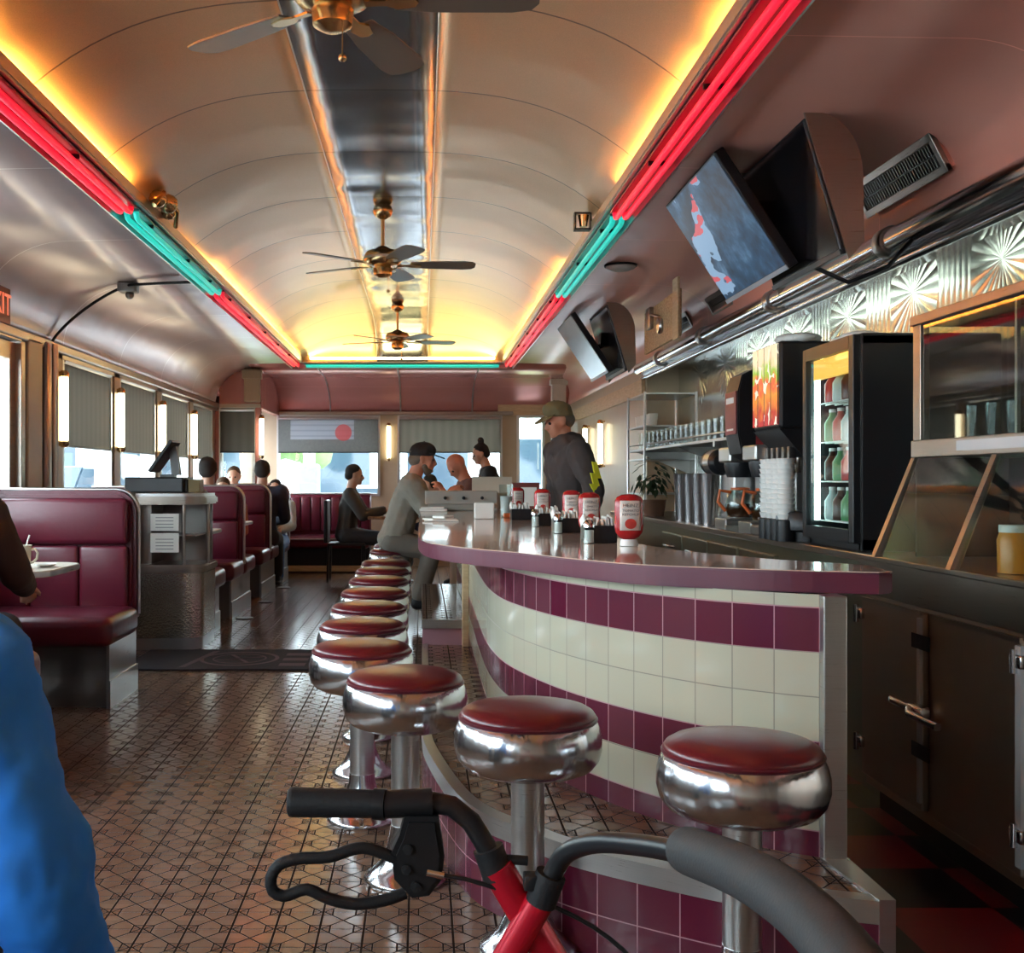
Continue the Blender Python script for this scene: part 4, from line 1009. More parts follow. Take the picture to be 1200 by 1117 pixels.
# shelf with glasses
sh = thing('glass_shelf', 'long steel wall shelf full of glasses on the kitchen wall', 'shelf', (1.74,7.8,1.375))
MB().box(0,.46,-1.6,1.75,0,.018,.003).build('board', STEEL, sh)
for y in (-1.4,0,1.5): MB().prism([(0.02,0),(.46,0),(.46,-.18)], .02, Matrix(((1,0,0,0),(0,0,1,y),(0,1,0,0),(0,0,0,1)))).build('bracket', STEEL, sh)
MB().tube([(0,-1.6,.05),(0,1.75,.05)], .006, 6).build('front_rail', CHROME, sh, 50)
gp = None
for r_ in range(2):
    for k in range(17):
        y = 6.75+k*.155+r_*.05; x = 1.80+r_*.14
        if gp is None:
            gp = thing('shelf_glass', '', 'glass'); o = gp
            MB().lathe([(.001,0),(.034,0),(.038,.13),(.035,.13),(.030,.008),(.001,.008)], n=16).build('glass', GLASS, gp, 50)
        else: o = copy_tree(gp)
        o.location = (x, y, 1.394); o['label'] = 'clear tumbler on the wall shelf, %s from the near end of the %s row' % (ORD[k], ('front','back')[r_]); o['group'] = ('front','back')[r_]+' row tumblers on the wall shelf'
e = thing('utensil_box', 'grey box with a flower sprig and bottle on the near end of the wall shelf', 'box', (1.86,6.45,1.394))
MB().box(-.07,.07,-.09,.09,0,.24,.004).build('box', plain('grey_box', (.4,.38,.33), .5), e)
MB().box(-.1,.1,-.12,.12,-.0,.02).build('tray', BLACK, e)
tag(MB().lathe([(.001,0),(.03,0),(.032,.12),(.012,.17),(.012,.2),(.001,.2)], 1.84,6.68,1.394,16).build('sauce_bottle', plain('orange_bottle', (.6,.2,.08), .3), None, 50), 'small orange bottle on the wall shelf beside the grey box', 'bottle')
# steel malt cups and machines under the shelf
for k in range(7):
    tag(MB().lathe([(.001,0),(.034,0),(.048,.30),(.05,.305),(.045,.30),(.03,.01),(.001,.01)], 1.68+.05*(k%2), 6.65+k*.115, .881, 20).build('malt_cup', brushed('cup_steel%d'%k if 0 else 'cup_steel', (.55,.52,.53), .3) if k == 0 else bpy.data.materials['cup_steel'], None, 50),
        'tall steel cup on the back counter, %s of seven from the near end' % ['first','second','third','fourth','fifth','sixth','last'][k], 'cup', 'tall steel cups under the shelf')
tag(MB().box(1.72,2.1,6.25,6.52,.881,1.19,.01).build('steel_bin', STEEL), 'plain square steel bin beside the tall steel cups', 'bin')
e = thing('coffee_grinder', 'dark drum-shaped mixer hung under the near part of the wall shelf', 'mixer', (1.72,6.6,1.25))
MB().lathe([(.001,-.14),(.06,-.14),(.075,-.12),(.075,.12),(.06,.14),(.001,.14)], 0,0,.02,24,Matrix.Rotation(PI/2,4,'X')).build('drum', BLACK, e, 50)
MB().lathe([(.076,-.06),(.077,-.06),(.077,.06),(.076,.06)], 0,0,.02,24,Matrix.Rotation(PI/2,4,'X')).build('band', STEEL, e, 50)
MB().box(-.02,.02,-.02,.02,.09,.124).build('bracket', STEEL, e)
def coffee(y, label):
    e = thing('coffee_maker', label, 'coffee maker', (1.60,y,.881))
    MB().box(.0,.36,-.11,.11,0,.06,.006).box(.22,.36,-.11,.11,.06,.40,.006).box(.02,.36,-.11,.11,.36,.44,.01).build('body', STEEL, e)
    MB().lathe([(.07,.28),(.085,.34),(.085,.36)], .11,0,0,24).build('filter_basket', BLACK, e, 50)
    p = MB().lathe([(.001,.065),(.065,.065),(.082,.12),(.07,.19),(.05,.215),(.048,.21),(.066,.19),(.078,.12),(.06,.07),(.001,.07)], .11,0,0,24).build('pot', GLASSD, e, 50)
    MB().lathe([(.001,.068),(.062,.068),(.076,.11),(.07,.14),(.001,.14)], .11,0,0,24).build('coffee', plain('coffee', (.05,.018,.008), .1), e, 50)
    MB().tube([(.06,0,.20),(-.0,0,.21),(-.01,0,.15),(.03,0,.10)], .009, 8).lathe([(.05,.212),(.052,.225),(.001,.228)], .11,0,0,20).build('pot_handle', plain('orange_handle', (.55,.12,.03), .4), e, 50)
coffee(5.62-.0, 'steel coffee maker with orange-handled pot left of the cups'); coffee(6.08, 'steel coffee maker with orange-handled pot, second from the cups')
# glass rack and kitchen clutter at the far end of the back counter
e = thing('glass_rack', 'tall wire rack with cups at the far end of the back counter', 'rack', (1.72,9.1,.881))
for x in (0,.4):
    for y in (-.35,.35): MB().tube([(x,y,0),(x,y,.95)], .01, 6).build('post', STEEL, e, 50)
for z in (.15,.42,.68,.93): MB().box(0,.4,-.35,.35,z,z+.012).build('rack_shelf', STEEL, e)
cp = None
for z in (.15,.68):
    for k in range(6):
        if cp is None:
            cp = thing('white_cup', '', 'cup'); o = cp
            MB().lathe([(.001,0),(.03,0),(.038,.09),(.035,.09),(.027,.006),(.001,.006)], n=14).build('cup', CREAM, cp, 50)
        else: o = copy_tree(cp)
        o.location = (1.80, 9.1-.28+k*.11, .881+z+.013); o['label'] = 'pale cup on the %s level of the wire rack, %s from the near end' % (('lowest','third')[z>.5], ORD[k]); o['group'] = 'cups on the wire rack, %s level' % ('lowest','third')[z>.5]
e = thing('potted_plant', 'dark leafy plant in a pot on the back counter behind the ketchup bottles', 'plant', (1.70,8.3,.881))
MB().lathe([(.001,0),(.07,0),(.09,.12),(.08,.12),(.001,.11)], n=20).build('pot', plain('terracotta', (.2,.1,.06), .6), e, 50)
lf = MB(); rr = random.Random(4)
for k in range(90):
    a = rr.uniform(0, 2*PI); ph = rr.uniform(.2, 1.3); r = rr.uniform(.08,.24)
    c_ = Vector((r*math.cos(a)*math.sin(ph), r*math.sin(a)*math.sin(ph), .13+r*math.cos(ph)*1.2))
    R = Matrix.Translation(c_)@Matrix.Rotation(a,4,'Z')@Matrix.Rotation(ph,4,'Y')
    lf.prism([(-.035,0),(0,.014),(.035,0),(0,-.014)], .002, R)
lf.build('leaves', plain('dark_leaf', (.03,.06,.025), .5), e)

# ---------------------------------------------------------------- on the counter
KR = plain('ketchup_red', (.36,.012,.015), .22); KL = plain('label_white', (.72,.66,.60), .5); KG = plain('label_ink', (.22,.2,.2), .6); KT = plain('tomato_red', (.5,.04,.03), .5)
def make_ketchup():
    e = thing('ketchup_bottle', '', 'bottle')
    MB().lathe([(.001,0),(.026,0),(.027,.004),(.024,.022),(.001,.022)], n=28).build('cap', WHITE, e, 50)
    MB().lathe([(.018,.022),(.030,.030),(.040,.045),(.043,.065),(.042,.10),(.043,.13),(.042,.150),(.036,.162),(.022,.170),(.001,.172)], n=32, sy=.62).build('body', KR, e, 50)
    def curved(nm, x0, x1, z0, z1, off, m):
        return grid_mesh(nm, lambda u, z: ((.043+off)*math.sin(u), -(.043+off)*.62*math.cos(u), z), lin(x0, x1, 10), lin(z0, z1, 3), m, e, thick=.0006)
    l = curved('label', -.75, .75, .052, .150, .0012, KL)
    t1 = text('lettering', 'HEINZ', .016, KG, e, (0,-.0292,.134), (PI/2,0,0), .0004); t1.parent = l
    for s_, z_ in (('TOMATO',.117),('KETCHUP',.104)):
        t2 = text('lettering', s_, .0115, KG, e, (0,-.0292,z_), (PI/2,0,0), .0004); t2.parent = l
    tm = MB().lathe([(.001,0),(.017,0),(.001,.0015)], 0,0,0,24, Matrix.Translation((0,-.0285,.074))@Matrix.Rotation(PI/2,4,'X')).build('tomato_picture', KT, e); tm.parent = l
    return e
k0 = make_ketchup()
KET = [(.685,3.75,.0,'nearest red ketchup bottle, rightmost on the counter'),(.635,4.30,.1,'second nearest red ketchup bottle on the counter'),(.68,5.15,-.15,'third red ketchup bottle from the right, behind the second'),(.62,5.85,.05,'fourth red ketchup bottle, small, in front of the dark jacket'),(.58,6.9,.2,'farthest and smallest red ketchup bottle beside the clear tumbler')]
for i, (x, y, r, l) in enumerate(KET):
    o = k0 if i == 0 else copy_tree(k0)
    o.location = (x, y, .93); o.rotation_euler.z = r; o['label'] = l; o['group'] = 'ketchup bottles on the counter'; o.scale = (1.12,1.12,1.0) if i == 0 else (1,1,1)
def make_caddy():
    e = thing('condiment_caddy', '', 'caddy')
    MB().box(-.055,.055,-.06,.06,0,.008).box(-.055,.055,-.06,-.056,0,.06).box(-.055,.055,.056,.06,0,.06).box(-.055,-.051,-.06,.06,0,.06).box(.051,.055,-.06,.06,0,.06).box(-.002,.002,-.06,.06,0,.06).build('box', BLACK, e)
    p = MB(); r = random.Random(2)
    for k in range(9):
        R = Matrix.Translation((-.05+k*.0115,r.uniform(-.01,.01),.045+r.uniform(0,.012)))@Matrix.Rotation(r.uniform(-.3,.3),4,'X')@Matrix.Rotation(r.uniform(-.2,.2),4,'Y')
        p.box(-.004,.004,-.045,.045,-.03,.035,.002,1,R)
    p.build('sugar_packets', PAPER, e)
    return e
c0 = make_caddy()
for i, (x, y, l) in enumerate(((.62,3.98,'black caddy of sugar packets left of the nearest ketchup bottle'),(.60,4.72,'black caddy of sugar packets behind the second ketchup bottle'),(.60,5.40,'black caddy of sugar packets between the third and fourth ketchup bottles'),(.54,6.2,'farthest black caddy of sugar packets, left of the fourth ketchup bottle'))):
    o = c0 if i == 0 else copy_tree(c0)
    o.location = (x, y, .93); o['label'] = l; o['group'] = 'sugar caddies'
def make_shaker():
    e = thing('salt_shaker', '', 'shaker')
    MB().lathe([(.001,0),(.02,0),(.019,.055),(.001,.055)], n=16).build('jar', GLASSD, e, 50)
    MB().lathe([(.001,0.002),(.016,.002),(.016,.045),(.001,.045)], n=16).build('salt', WHITE, e, 50)
    MB().lathe([(.02,.055),(.02,.07),(.012,.08),(.001,.082)], n=16).build('lid', CHROME, e, 50)
    return e
s0 = make_shaker()
for i, (x, y, l) in enumerate(((.575,3.90,'nearest glass shaker with chrome lid, left of the first caddy'),(.555,4.62,'glass shaker with chrome lid left of the second caddy'),(.53,5.3,'farthest glass shaker with chrome lid'))):
    o = s0 if i == 0 else copy_tree(s0)
    o.location = (x, y, .93); o['label'] = l; o['group'] = 'glass shakers'
e = thing('water_tumbler', 'tall clear tumbler of ice water standing on the counter', 'glass', (.50,6.75,.93))
MB().lathe([(.001,0),(.034,0),(.044,.19),(.041,.19),(.031,.008),(.001,.008)], n=24).build('glass', GLASS, e, 50)
MB().lathe([(.001,.009),(.030,.009),(.036,.12),(.001,.12)], n=24).build('ice_water', plain('icy_grey', (.5,.5,.5), .3), e, 50)
tag(MB().box(.47,.56,6.50,6.58,.93,.955,.006).box(.50,.55,6.47,6.51,.93,.95,.004).build('orange_wrapper', plain('orange_wrapper', (.7,.16,.04), .5)), 'small orange and white wrapper at the foot of the tumbler', 'wrapper')
tag(MB().box(.29,.40,6.30,6.34,.93,1.02,.006).box(.30,.39,6.36,6.40,.93,1.0,.004).build('folded_menu', PAPER), 'white folded card standing on the counter left of the tumbler', 'card')
nk = MB(); nk.box(-.09,.09,-.09,.09,0,.006,.002).box(-.08,.06,-.07,.07,.006,.014,.002,1,Matrix.Rotation(.4,4,'Z')).box(-.03,.05,-.05,.04,.014,.028,.006,2,Matrix.Rotation(.8,4,'Z'))
tag(nk.build('paper_napkin', PAPER, None, None, (.10,6.0,.93)), 'crumpled white napkin on the rounded left corner of the counter', 'napkin')
e = thing('serving_warmer', 'long grey tray unit with three black knobs on the counter before the grey-shirted man', 'tray', (.19,8.1,.93))
MB().box(-.17,.34,-.14,.16,.0,.02,.004).box(-.17,.34,-.14,.16,.045,.14,.006).box(-.15,.32,-.12,.14,.02,.045).build('body', plain('grey_tray', (.33,.31,.27), .5), e)
for k in range(3): MB().lathe([(.012,0),(.012,.02),(.001,.022)], -.03+k*.13,0,0,14, Matrix.Translation((0,-.14,.09))@Matrix.Rotation(PI/2,4,'X')).build('knob', BLACK, e, 50)
tag(MB().box(-.02,.17,7.75,7.92,.93,.948,.004).box(-.01,.15,7.77,7.9,.948,.96,.004).build('paper_plate', PAPER), 'stack of white papers under the long grey tray unit', 'paper')
e = thing('cardboard_box', 'open beige takeout box on the far counter left of the tumbler', 'box', (.52,8.35,.93))
MB().box(-.15,.15,-.1,.1,0,.12,.002).box(-.15,.15,.09,.1,.12,.24,.002,1,Matrix.Translation((0,0,0))).build('box', plain('beige_card', (.55,.48,.38), .7), e)
e = thing('menu_holder', 'dark red menu holder standing behind the farthest ketchup bottle', 'menu holder', (.66,7.25,.93))
MB().box(-.09,.09,-.02,.02,0,.20,.004).build('cover', plain('dark_red_cover', (.14,.03,.025), .4), e)
MB().box(-.03,.07,-.024,-.0205,.05,.17).build('menu_page', PAPER, e)
# ---------------------------------------------------------------- walking frame in front
wk = thing('rollator_walker', 'folded red walker with black handles in the foreground', 'walker', (.15,1.2,0))
o_ = Vector((.15,1.2,0)); q = lambda *p: [tuple(Vector(a)-o_) for a in p]
REDF = plain('red_metallic_paint', (.50,.008,.025), .25, .3)
FOAM = plain('black_foam', (.03,.03,.032), .7, bump=.15, bsc=300)
lg = MB().tube(q((-.162,1.36,.762),(-.16,1.36,.762),(-.155,1.36,.762),(-.06,1.352,.762),(-.05,1.35,.762)), .0175, 20, [.014,.017,.0178,.0165,.0165]).build('left_grip', BLACKR, wk, 50)
MB().tube(q((-.058,1.352,.762),(-.044,1.35,.762)), .0185, 20).tube(q((-.045,1.35,.762),(.012,1.35,.765)), .0165, 20).prism([(-.021,.752),(-.027,.73),(-.037,.708),(-.033,.678),(-.012,.656),(.008,.659),(.023,.678),(.026,.706),(.019,.752)], .042, Matrix(((1,0,0,-.15),(0,0,1,.128),(0,1,0,0),(0,0,0,1))), .006).build('brake_housing', BLACK, wk, 50)
MB().tube(q((.010,1.35,.765),(.035,1.35,.760),(.058,1.348,.742),(.075,1.345,.715),(.083,1.344,.695)), .0125, 16).build('left_handle_tube', BLACK, wk, 60)
MB().tube(q((.078,1.344,.712),(.09,1.343,.678)), .0185, 18).tube(q((.085,1.343,.70),(.125,1.343,.697)), .006, 10).build('left_collar', BLACKR, wk, 50)
MB().tube(q((.088,1.343,.69),(.115,1.343,.645),(.20,1.36,.50),(.33,1.40,.28),(.43,1.43,.13)), .020, 20).build('left_frame_tube', REDF, wk, 60)
lev = [(-.03,1.34,.70),(-.07,1.335,.715),(-.11,1.33,.706),(-.145,1.33,.704),(-.168,1.33,.697),(-.178,1.33,.682),(-.176,1.33,.666),(-.163,1.33,.660),(-.150,1.33,.664),(-.135,1.33,.668),(-.11,1.33,.657),(-.08,1.332,.650),(-.045,1.335,.653),(-.02,1.34,.66)]
LV = resample(lev, .008)
MB().tube([tuple(p-o_) for p in LV], .0072, 12).build('brake_lever', BLACKR, wk, 60)
for sx_, z in ((-.017,.716),(-.019,.692),(-.008,.672)): MB().lathe([(.001,0),(.006,0),(.006,.003),(.001,.0035)], 0,0,0,12, Matrix.Translation(Vector((sx_,1.3275,z))-o_)@Matrix.Rotation(PI/2,4,'X')).build('screw', BLACKR, wk, 50)
cb = resample([(.02,1.33,.685),(.05,1.33,.68),(.10,1.33,.665),(.16,1.33,.645),(.22,1.33,.61),(.26,1.33,.56),(.27,1.34,.45),(.30,1.36,.3)], .02)
MB().tube([tuple(p-o_) for p in cb], .0028, 8).build('brake_cable', BLACK, wk, 60)
MB().tube(q((.005,1.33,.688),(.025,1.33,.684)), .005, 10).build('cable_ferrule', CHROME, wk, 50)
rt = resample([(.143,1.32,.668),(.155,1.315,.698),(.168,1.30,.722),(.195,1.26,.745),(.23,1.20,.762),(.26,1.13,.777),(.268,1.10,.782)], .01)
MB().tube([tuple(p-o_) for p in rt], .0115, 16).build('right_handle_tube', BLACK, wk, 60)
ft = resample([(.262,1.12,.783),(.283,1.0,.803),(.294,.88,.815),(.292,.76,.817),(.285,.66,.80)], .01)
MB().tube([tuple(p-o_) for p in ft], .0235, 28, [.0225]+[.0235]*(len(ft)-2)+[.022]).build('foam_grip', FOAM, wk, 60)
MB().tube(q((.150,1.318,.690),(.138,1.322,.655)), .018, 18).box(.118-.15,.135-.15,1.31-1.2,1.33-1.2,.672,.69,.002).build('right_collar', BLACKR, wk, 50)
MB().tube(q((.137,1.325,.655),(.10,1.335,.585),(.02,1.35,.44),(-.10,1.37,.20),(-.13,1.375,.13)), .0175, 20).build('right_frame_tube', REDF, wk, 60)
for p in ((.155,1.322,.575),(.125,1.322,.628)): MB().ball(Vector(p)-o_, .005).build('rivet', CHROME, wk, 60)
MB().tube(q((.152,1.34,.578),(.105,1.34,.575)), .008, 8).tube(q((.14,1.37,.35),(.25,1.38,.42)), .012, 10).build('cross_bar', REDF, wk)
for p in ((.43,1.43,.09),(-.13,1.375,.09)):
    MB().lathe([(.001,-.014),(.06,-.014),(.085,-.012),(.09,0),(.085,.012),(.06,.014),(.001,.014)], 0,0,0,28, Matrix.Translation(Vector(p)-o_)@Matrix.Rotation(PI/2,4,'X')).build('wheel', BLACKR, wk, 50)

# ---------------------------------------------------------------- people
SKIN = plain('skin', (.50,.27,.18), .5, 0, .08, 12); SKINR = plain('ruddy_skin', (.55,.22,.13), .5, 0, .1, 12)
LIP = plain('lips', (.38,.14,.11), .5)
EYE = plain('eye', (.03,.02,.02), .2)
def cloth(n, c): return plain(n, c, .85, 0, .18, 9, .35, 25)
def hull(bl, inflate=0, M=None):
    t = bmesh.new()
    for c, r in bl:
        r = r if isinstance(r, tuple) else (r, r, r)
        s = bmesh.new(); bmesh.ops.create_icosphere(s, subdivisions=2, radius=1)
        for v in s.verts: t.verts.new((v.co.x*(r[0]+inflate)+c[0], v.co.y*(r[1]+inflate)+c[1], v.co.z*(r[2]+inflate)+c[2]))
        s.free()
    r = bmesh.ops.convex_hull(t, input=t.verts)
    bmesh.ops.delete(t, geom=[g for g in r['geom_interior'] if isinstance(g, bmesh.types.BMVert)], context='VERTS')
    return t
def remesh(name, blobs, vox, mat, parent, inflate=0, smooth=3, xf=None, wrinkle=0):
    bm = bmesh.new()
    for bl in blobs:
        t = hull(bl, inflate); me = bpy.data.meshes.new('t'); t.to_mesh(me); t.free(); bm.from_mesh(me); bpy.data.meshes.remove(me)
    if xf is not None: bmesh.ops.transform(bm, matrix=xf, verts=bm.verts)
    me = bpy.data.meshes.new('t'); bm.to_mesh(me); bm.free()
    t = bpy.data.objects.new('t', me); COL.objects.link(t)
    md = t.modifiers.new('r', 'REMESH'); md.mode = 'VOXEL'; md.voxel_size = vox
    if smooth: ms = t.modifiers.new('s', 'SMOOTH'); ms.factor = .5; ms.iterations = smooth
    if wrinkle:
        tx = bpy.data.textures.new('fold', 'CLOUDS'); tx.noise_scale = .09; tx.noise_depth = 2
        dm = t.modifiers.new('d', 'DISPLACE'); dm.texture = tx; dm.strength = wrinkle; dm.mid_level = .5
    dg = bpy.context.evaluated_depsgraph_get(); dg.update()
    out = bpy.data.meshes.new_from_object(t.evaluated_get(dg)); out.name = name
    bpy.data.objects.remove(t); bpy.data.meshes.remove(me)
    out.materials.clear(); out.materials.append(mat)
    out.polygons.foreach_set('use_smooth', [True]*len(out.polygons))
    return new_mesh_obj(name, out, None, parent)
def person(label, loc, rz, hz, lean=0., hands=None, head=(0,0), legs='sit', shirt=None, pants=None, skin=None, hair=('short',None), hat=None,
           sleeve='long', vox=.016, sc=1., spread=.10, knees=None, hood=False, beard=None, wrinkle=.012, bulk=.014):
    skin = skin or SKIN
    e = thing('person', label, 'person', loc, rz); e.scale = (sc, sc, sc)
    V = Vector; H = V((0,0,hz)); u = V((0, math.sin(lean), math.cos(lean)))
    def up(d, x=0, y=0): 
        f = V((0, math.cos(lean), -math.sin(lean))); return H + u*d + V((x,0,0)) + f*y
    body = []; top = []; leg = []; foot = []; upper = []
    torso = [[(H,(.155,.115,.09)),(up(.18),(.135,.098,.07))], [(up(.18),(.135,.098,.07)),(up(.34,0,.01),(.158,.115,.09))], [(up(.34,0,.01),(.158,.115,.09)),(up(.455,-.135),(.062,.062,.05)),(up(.455,.135),(.062,.062,.05))], [(up(.44,0,0),(.10,.07,.05)),(up(.50,0,0),(.055,.055,.04))]]
    body += torso; body += [[(up(.48),.062),(up(.60,0,.01),.056)]]
    top += torso
    # arms
    arms = []
    for s in (-1, 1):
        Sh = up(.455, s*.188)
        T = V(hands[0 if s < 0 else 1]) if hands else (V((s*.27, .05, hz-.06)) if legs == 'stand' else V((s*.10, .30, hz+.14)))
        d = T-Sh; L1, L2 = .285, .255; D = min(d.length, (L1+L2)*.985); dn = d.normalized()
        T = Sh+dn*D
        a = (L1*L1-L2*L2+D*D)/(2*D); hgt = math.sqrt(max(1e-6, L1*L1-a*a))
        pole = V((s*.55,-.35,-1.0)); pole = (pole-dn*pole.dot(dn)).normalized()
        E = Sh+dn*a+pole*hgt
        fd = (T-E).normalized()
        body += [[(Sh,.058),(E,.042)],[(E,.042),(T,.028)]]
        upper.append((Sh,E,T))
        side = fd.cross(V((0,0,1))); side = side.normalized() if side.length > .1 else V((1,0,0)); nrm = side.cross(fd).normalized()
        P0 = T; P1 = T+fd*.085
        body += [[(P0+side*.018,.017),(P0-side*.018,.017),(P1+side*.030,.013),(P1-side*.030,.013)]]
        curl = -nrm
        for k, (off, ln_) in enumerate(((-.031,.066),(-.011,.078),(.010,.072),(.030,.055))):
            b = P1+side*off; m1 = b+(fd*.8+curl*.5).normalized()*ln_*.5; m2 = m1+(fd*.35+curl*.9).normalized()*ln_*.45
            fr = max(.0092, vox*.62)
            body += [[(b,fr),(m1,fr*.95)],[(m1,fr*.95),(m2,fr*.85)]]
        tb = P0+fd*.03+side*(-.026*s*-1); t1 = tb+(fd*.6+side*s*.6+curl*.4).normalized()*.04; t2 = t1+(fd*.9+curl*.4).normalized()*.03
        body += [[(tb,max(.011,vox*.65)),(t1,max(.010,vox*.62))],[(t1,max(.010,vox*.62)),(t2,max(.009,vox*.6))]]
        if sleeve == 'long': top += [[(Sh,.066),(E,.052)],[(E,.052),(E.lerp(T,.96),.038)]]
        else: top += [[(Sh,.070),(Sh.lerp(E,.82),.062)]]
    # legs
    for s in (-1, 1):
        hp = H+V((s*.088,0,-.02))
        if legs == 'stand': K = V((s*.10,.02,.50*hz/.93)); A = V((s*.11,-.03,.09)); 
        else:
            K = V((s*spread, .43, max(.46, hz-.05))) if knees is None else V((s*spread, knees[0], knees[1])); A = K+V((0,.03,-.40)) if legs == 'sit' else K+V((0,-.10,-.38))
            if A.z < .085: A.z = .085
        body += [[(hp,.085),(K,.055)],[(K,.055),(K.lerp(A,.35)+V((0,-.015,0)),.055)],[(K.lerp(A,.35)+V((0,-.015,0)),.055),(A,.038)]]
        leg += [[(hp,.092),(K,.066)],[(K,.066),(A+V((0,0,.03)),.055)]]
        F = [[(A+V((0,-.03,-.045)),(.036,.036,.036)),(A+V((0,.05,-.04)),(.038,.04,.036)),(A+V((0,.16,-.055)),(.042,.045,.024)),(A+V((0,0,.01)),(.035,.035,.03))]]
        body += [[(A,.035),(A+V((0,.13,-.05)),(.03,.04,.02))]]
        foot.append(F)
    leg += [[(H+V((0,0,-.01)),(.165,.125,.095)),(up(.07),(.15,.112,.05))]]
    # head
    hc = up(.682, 0, .025)
    HM = Matrix.Translation(hc)@Matrix.Rotation(head[1],4,'Z')@Matrix.Rotation(head[0],4,'X')
    def hp_(x, y, z): return tuple(HM@V((x,y,z)))
    hb = [[(hp_(0,-.008,.022),(.076,.094,.088)),(hp_(0,.02,-.03),(.062,.072,.06))],
          [(hp_(0,.025,-.03),(.058,.066,.05)),(hp_(0,.052,-.092),(.030,.032,.022))],
          [(hp_(-.035,.075,.012),.014),(hp_(.035,.075,.012),.014)],
          [(hp_(0,.088,.0),.009),(hp_(0,.108,-.036),.013)],[(hp_(-.012,.097,-.038),.009),(hp_(.012,.097,-.038),.009)],
          [(hp_(-.022,.080,-.064),.008),(hp_(0,.088,-.062),.009),(hp_(.022,.080,-.064),.008)],[(hp_(0,.080,-.095),.016)],
          [(hp_(-.078,-.002,.0),(.010,.020,.018)),(hp_(-.076,.004,-.035),(.009,.012,.012))],[(hp_(.078,-.002,.0),(.010,.020,.018)),(hp_(.076,.004,-.035),(.009,.012,.012))],
          [(hp_(-.04,.062,-.025),.022),(hp_(-.03,.05,-.06),.024)],[(hp_(.04,.062,-.025),.022),(hp_(.03,.05,-.06),.024)]]
    body += hb + [[(up(.56),.052),(hp_(0,-.02,-.05),.05)]]
    b = remesh('body', body, vox*.75, skin, e, 0, 2)
    ey = MB()
    for s in (-1, 1): ey.ball(hp_(s*.031,.082,-.006), .0115, None, 2)
    ey.build('eyes', EYE, e, 60)
    remesh('shirt' if not hood else 'hooded_jacket', top + ([[(up(.50,0,-.07),(.10,.05,.05)),(up(.54,0,-.02),(.085,.08,.03))],[(up(.52,-.06,.03),.03),(up(.48,0,.08),.03)],[(up(.52,.06,.03),.03),(up(.48,0,.08),.03)]] if hood else []), vox*.8, shirt, e, bulk, 3, wrinkle=wrinkle)
    remesh('trousers', leg, vox, pants, e, .012, 3, wrinkle=.008)
    for F in foot: remesh('shoe', F, vox*.7, BLACKR, e, .006, 2)
    if hair[0] in ('short','bun','long'):
        hr = [[(hp_(0,-.022,.040),(.083,.094,.083))],[(hp_(0,-.055,-.02),(.078,.062,.06))],[(hp_(-.066,-.02,.0),(.018,.04,.03))],[(hp_(.066,-.02,.0),(.018,.04,.03))]]
        if hair[0] == 'bun': hr.append([(hp_(0,-.05,.145),.042)])
        if hair[0] == 'long': hr.append([(hp_(0,-.07,-.02),(.08,.05,.06)),(hp_(0,-.08,-.13),(.075,.04,.05))])
        remesh('hair', hr, vox*.8, hair[1], e, .0, 2, wrinkle=.01)
    if beard is not None:
        remesh('beard', [[(hp_(-.045,.025,-.065),.024),(hp_(.045,.025,-.065),.024),(hp_(0,.062,-.092),.028),(hp_(0,.045,-.115),.024)]], vox*.7, beard, e, 0, 2)
    if hat is not None:
        ht = remesh('cap', [[(hp_(0,-.008,.062),(.090,.108,.070)),(hp_(0,-.012,.022),(.090,.106,.018))]], vox*.7, hat, e, 0, 2)
        bm_ = MB(); n = 12
        pts = [(-.070,.050)]+[(.074*math.sin(a), .075+.10*math.cos(a)) for a in lin(-PI/2*.95, PI/2*.95, n)]+[(.070,.050)]
        bm_.prism(pts, .009, HM@Matrix.Translation((0,0,.050))@Matrix.Rotation(-.22,4,'X')).ball(hp_(0,-.006,.128), .008)
        bm_.build('cap_brim', hat, ht, 40)
    return e, upper, HM
HAIRD = cloth('dark_hair', (.018,.012,.010)); HAIRB = cloth('brown_hair', (.09,.045,.022)); HAIRG = cloth('greying_hair', (.16,.12,.09)); HAIRR = cloth('reddish_hair', (.22,.09,.04))
GREYP = cloth('grey_trousers', (.17,.15,.125)); DENIM = cloth('blue_denim', (.05,.12,.28)); DARKP = cloth('dark_trousers', (.03,.03,.035))
# standing man
e, ua, HM = person('standing man in olive cap and dark hooded jacket with a yellow bolt on the sleeve', (1.0,7.35,0), math.radians(108), .95, .16, None, (-.30,.0), 'stand',
    cloth('dark_brown_jacket', (.055,.04,.038)), DARKP, SKINR, ('short',HAIRG), cloth('olive_cap', (.17,.13,.06)), 'long', .013, .95, hood=True, bulk=.022, wrinkle=.03)
Sh, E, T = ua[0]
BOLT = plain('yellow_print', (.65,.62,.02), .6)
bl = [(.0,.13),(.026,.135),(.012,.06),(.034,.06),(.018,-.01),(.038,-.01),(-.012,-.14),(.0,-.05),(-.022,-.05),(-.004,.025),(-.026,.025)]
cpt = Sh.lerp(E,.80)+Vector((-.086,0,0))
Rb = Matrix.Translation(cpt)@Matrix(((0,0,1,0),(-1,0,0,0),(0,1,0,0),(0,0,0,1)))
MB().prism([(-a*1.3, b) for a, b in bl], .014, Rb).build('sleeve_bolt', BOLT, e)
MB().box(-.02,.02,0,.006,-.02,.02,.002,1,Matrix.Translation((-.07,.125,1.29))).build('chest_logo', CREAM, e)
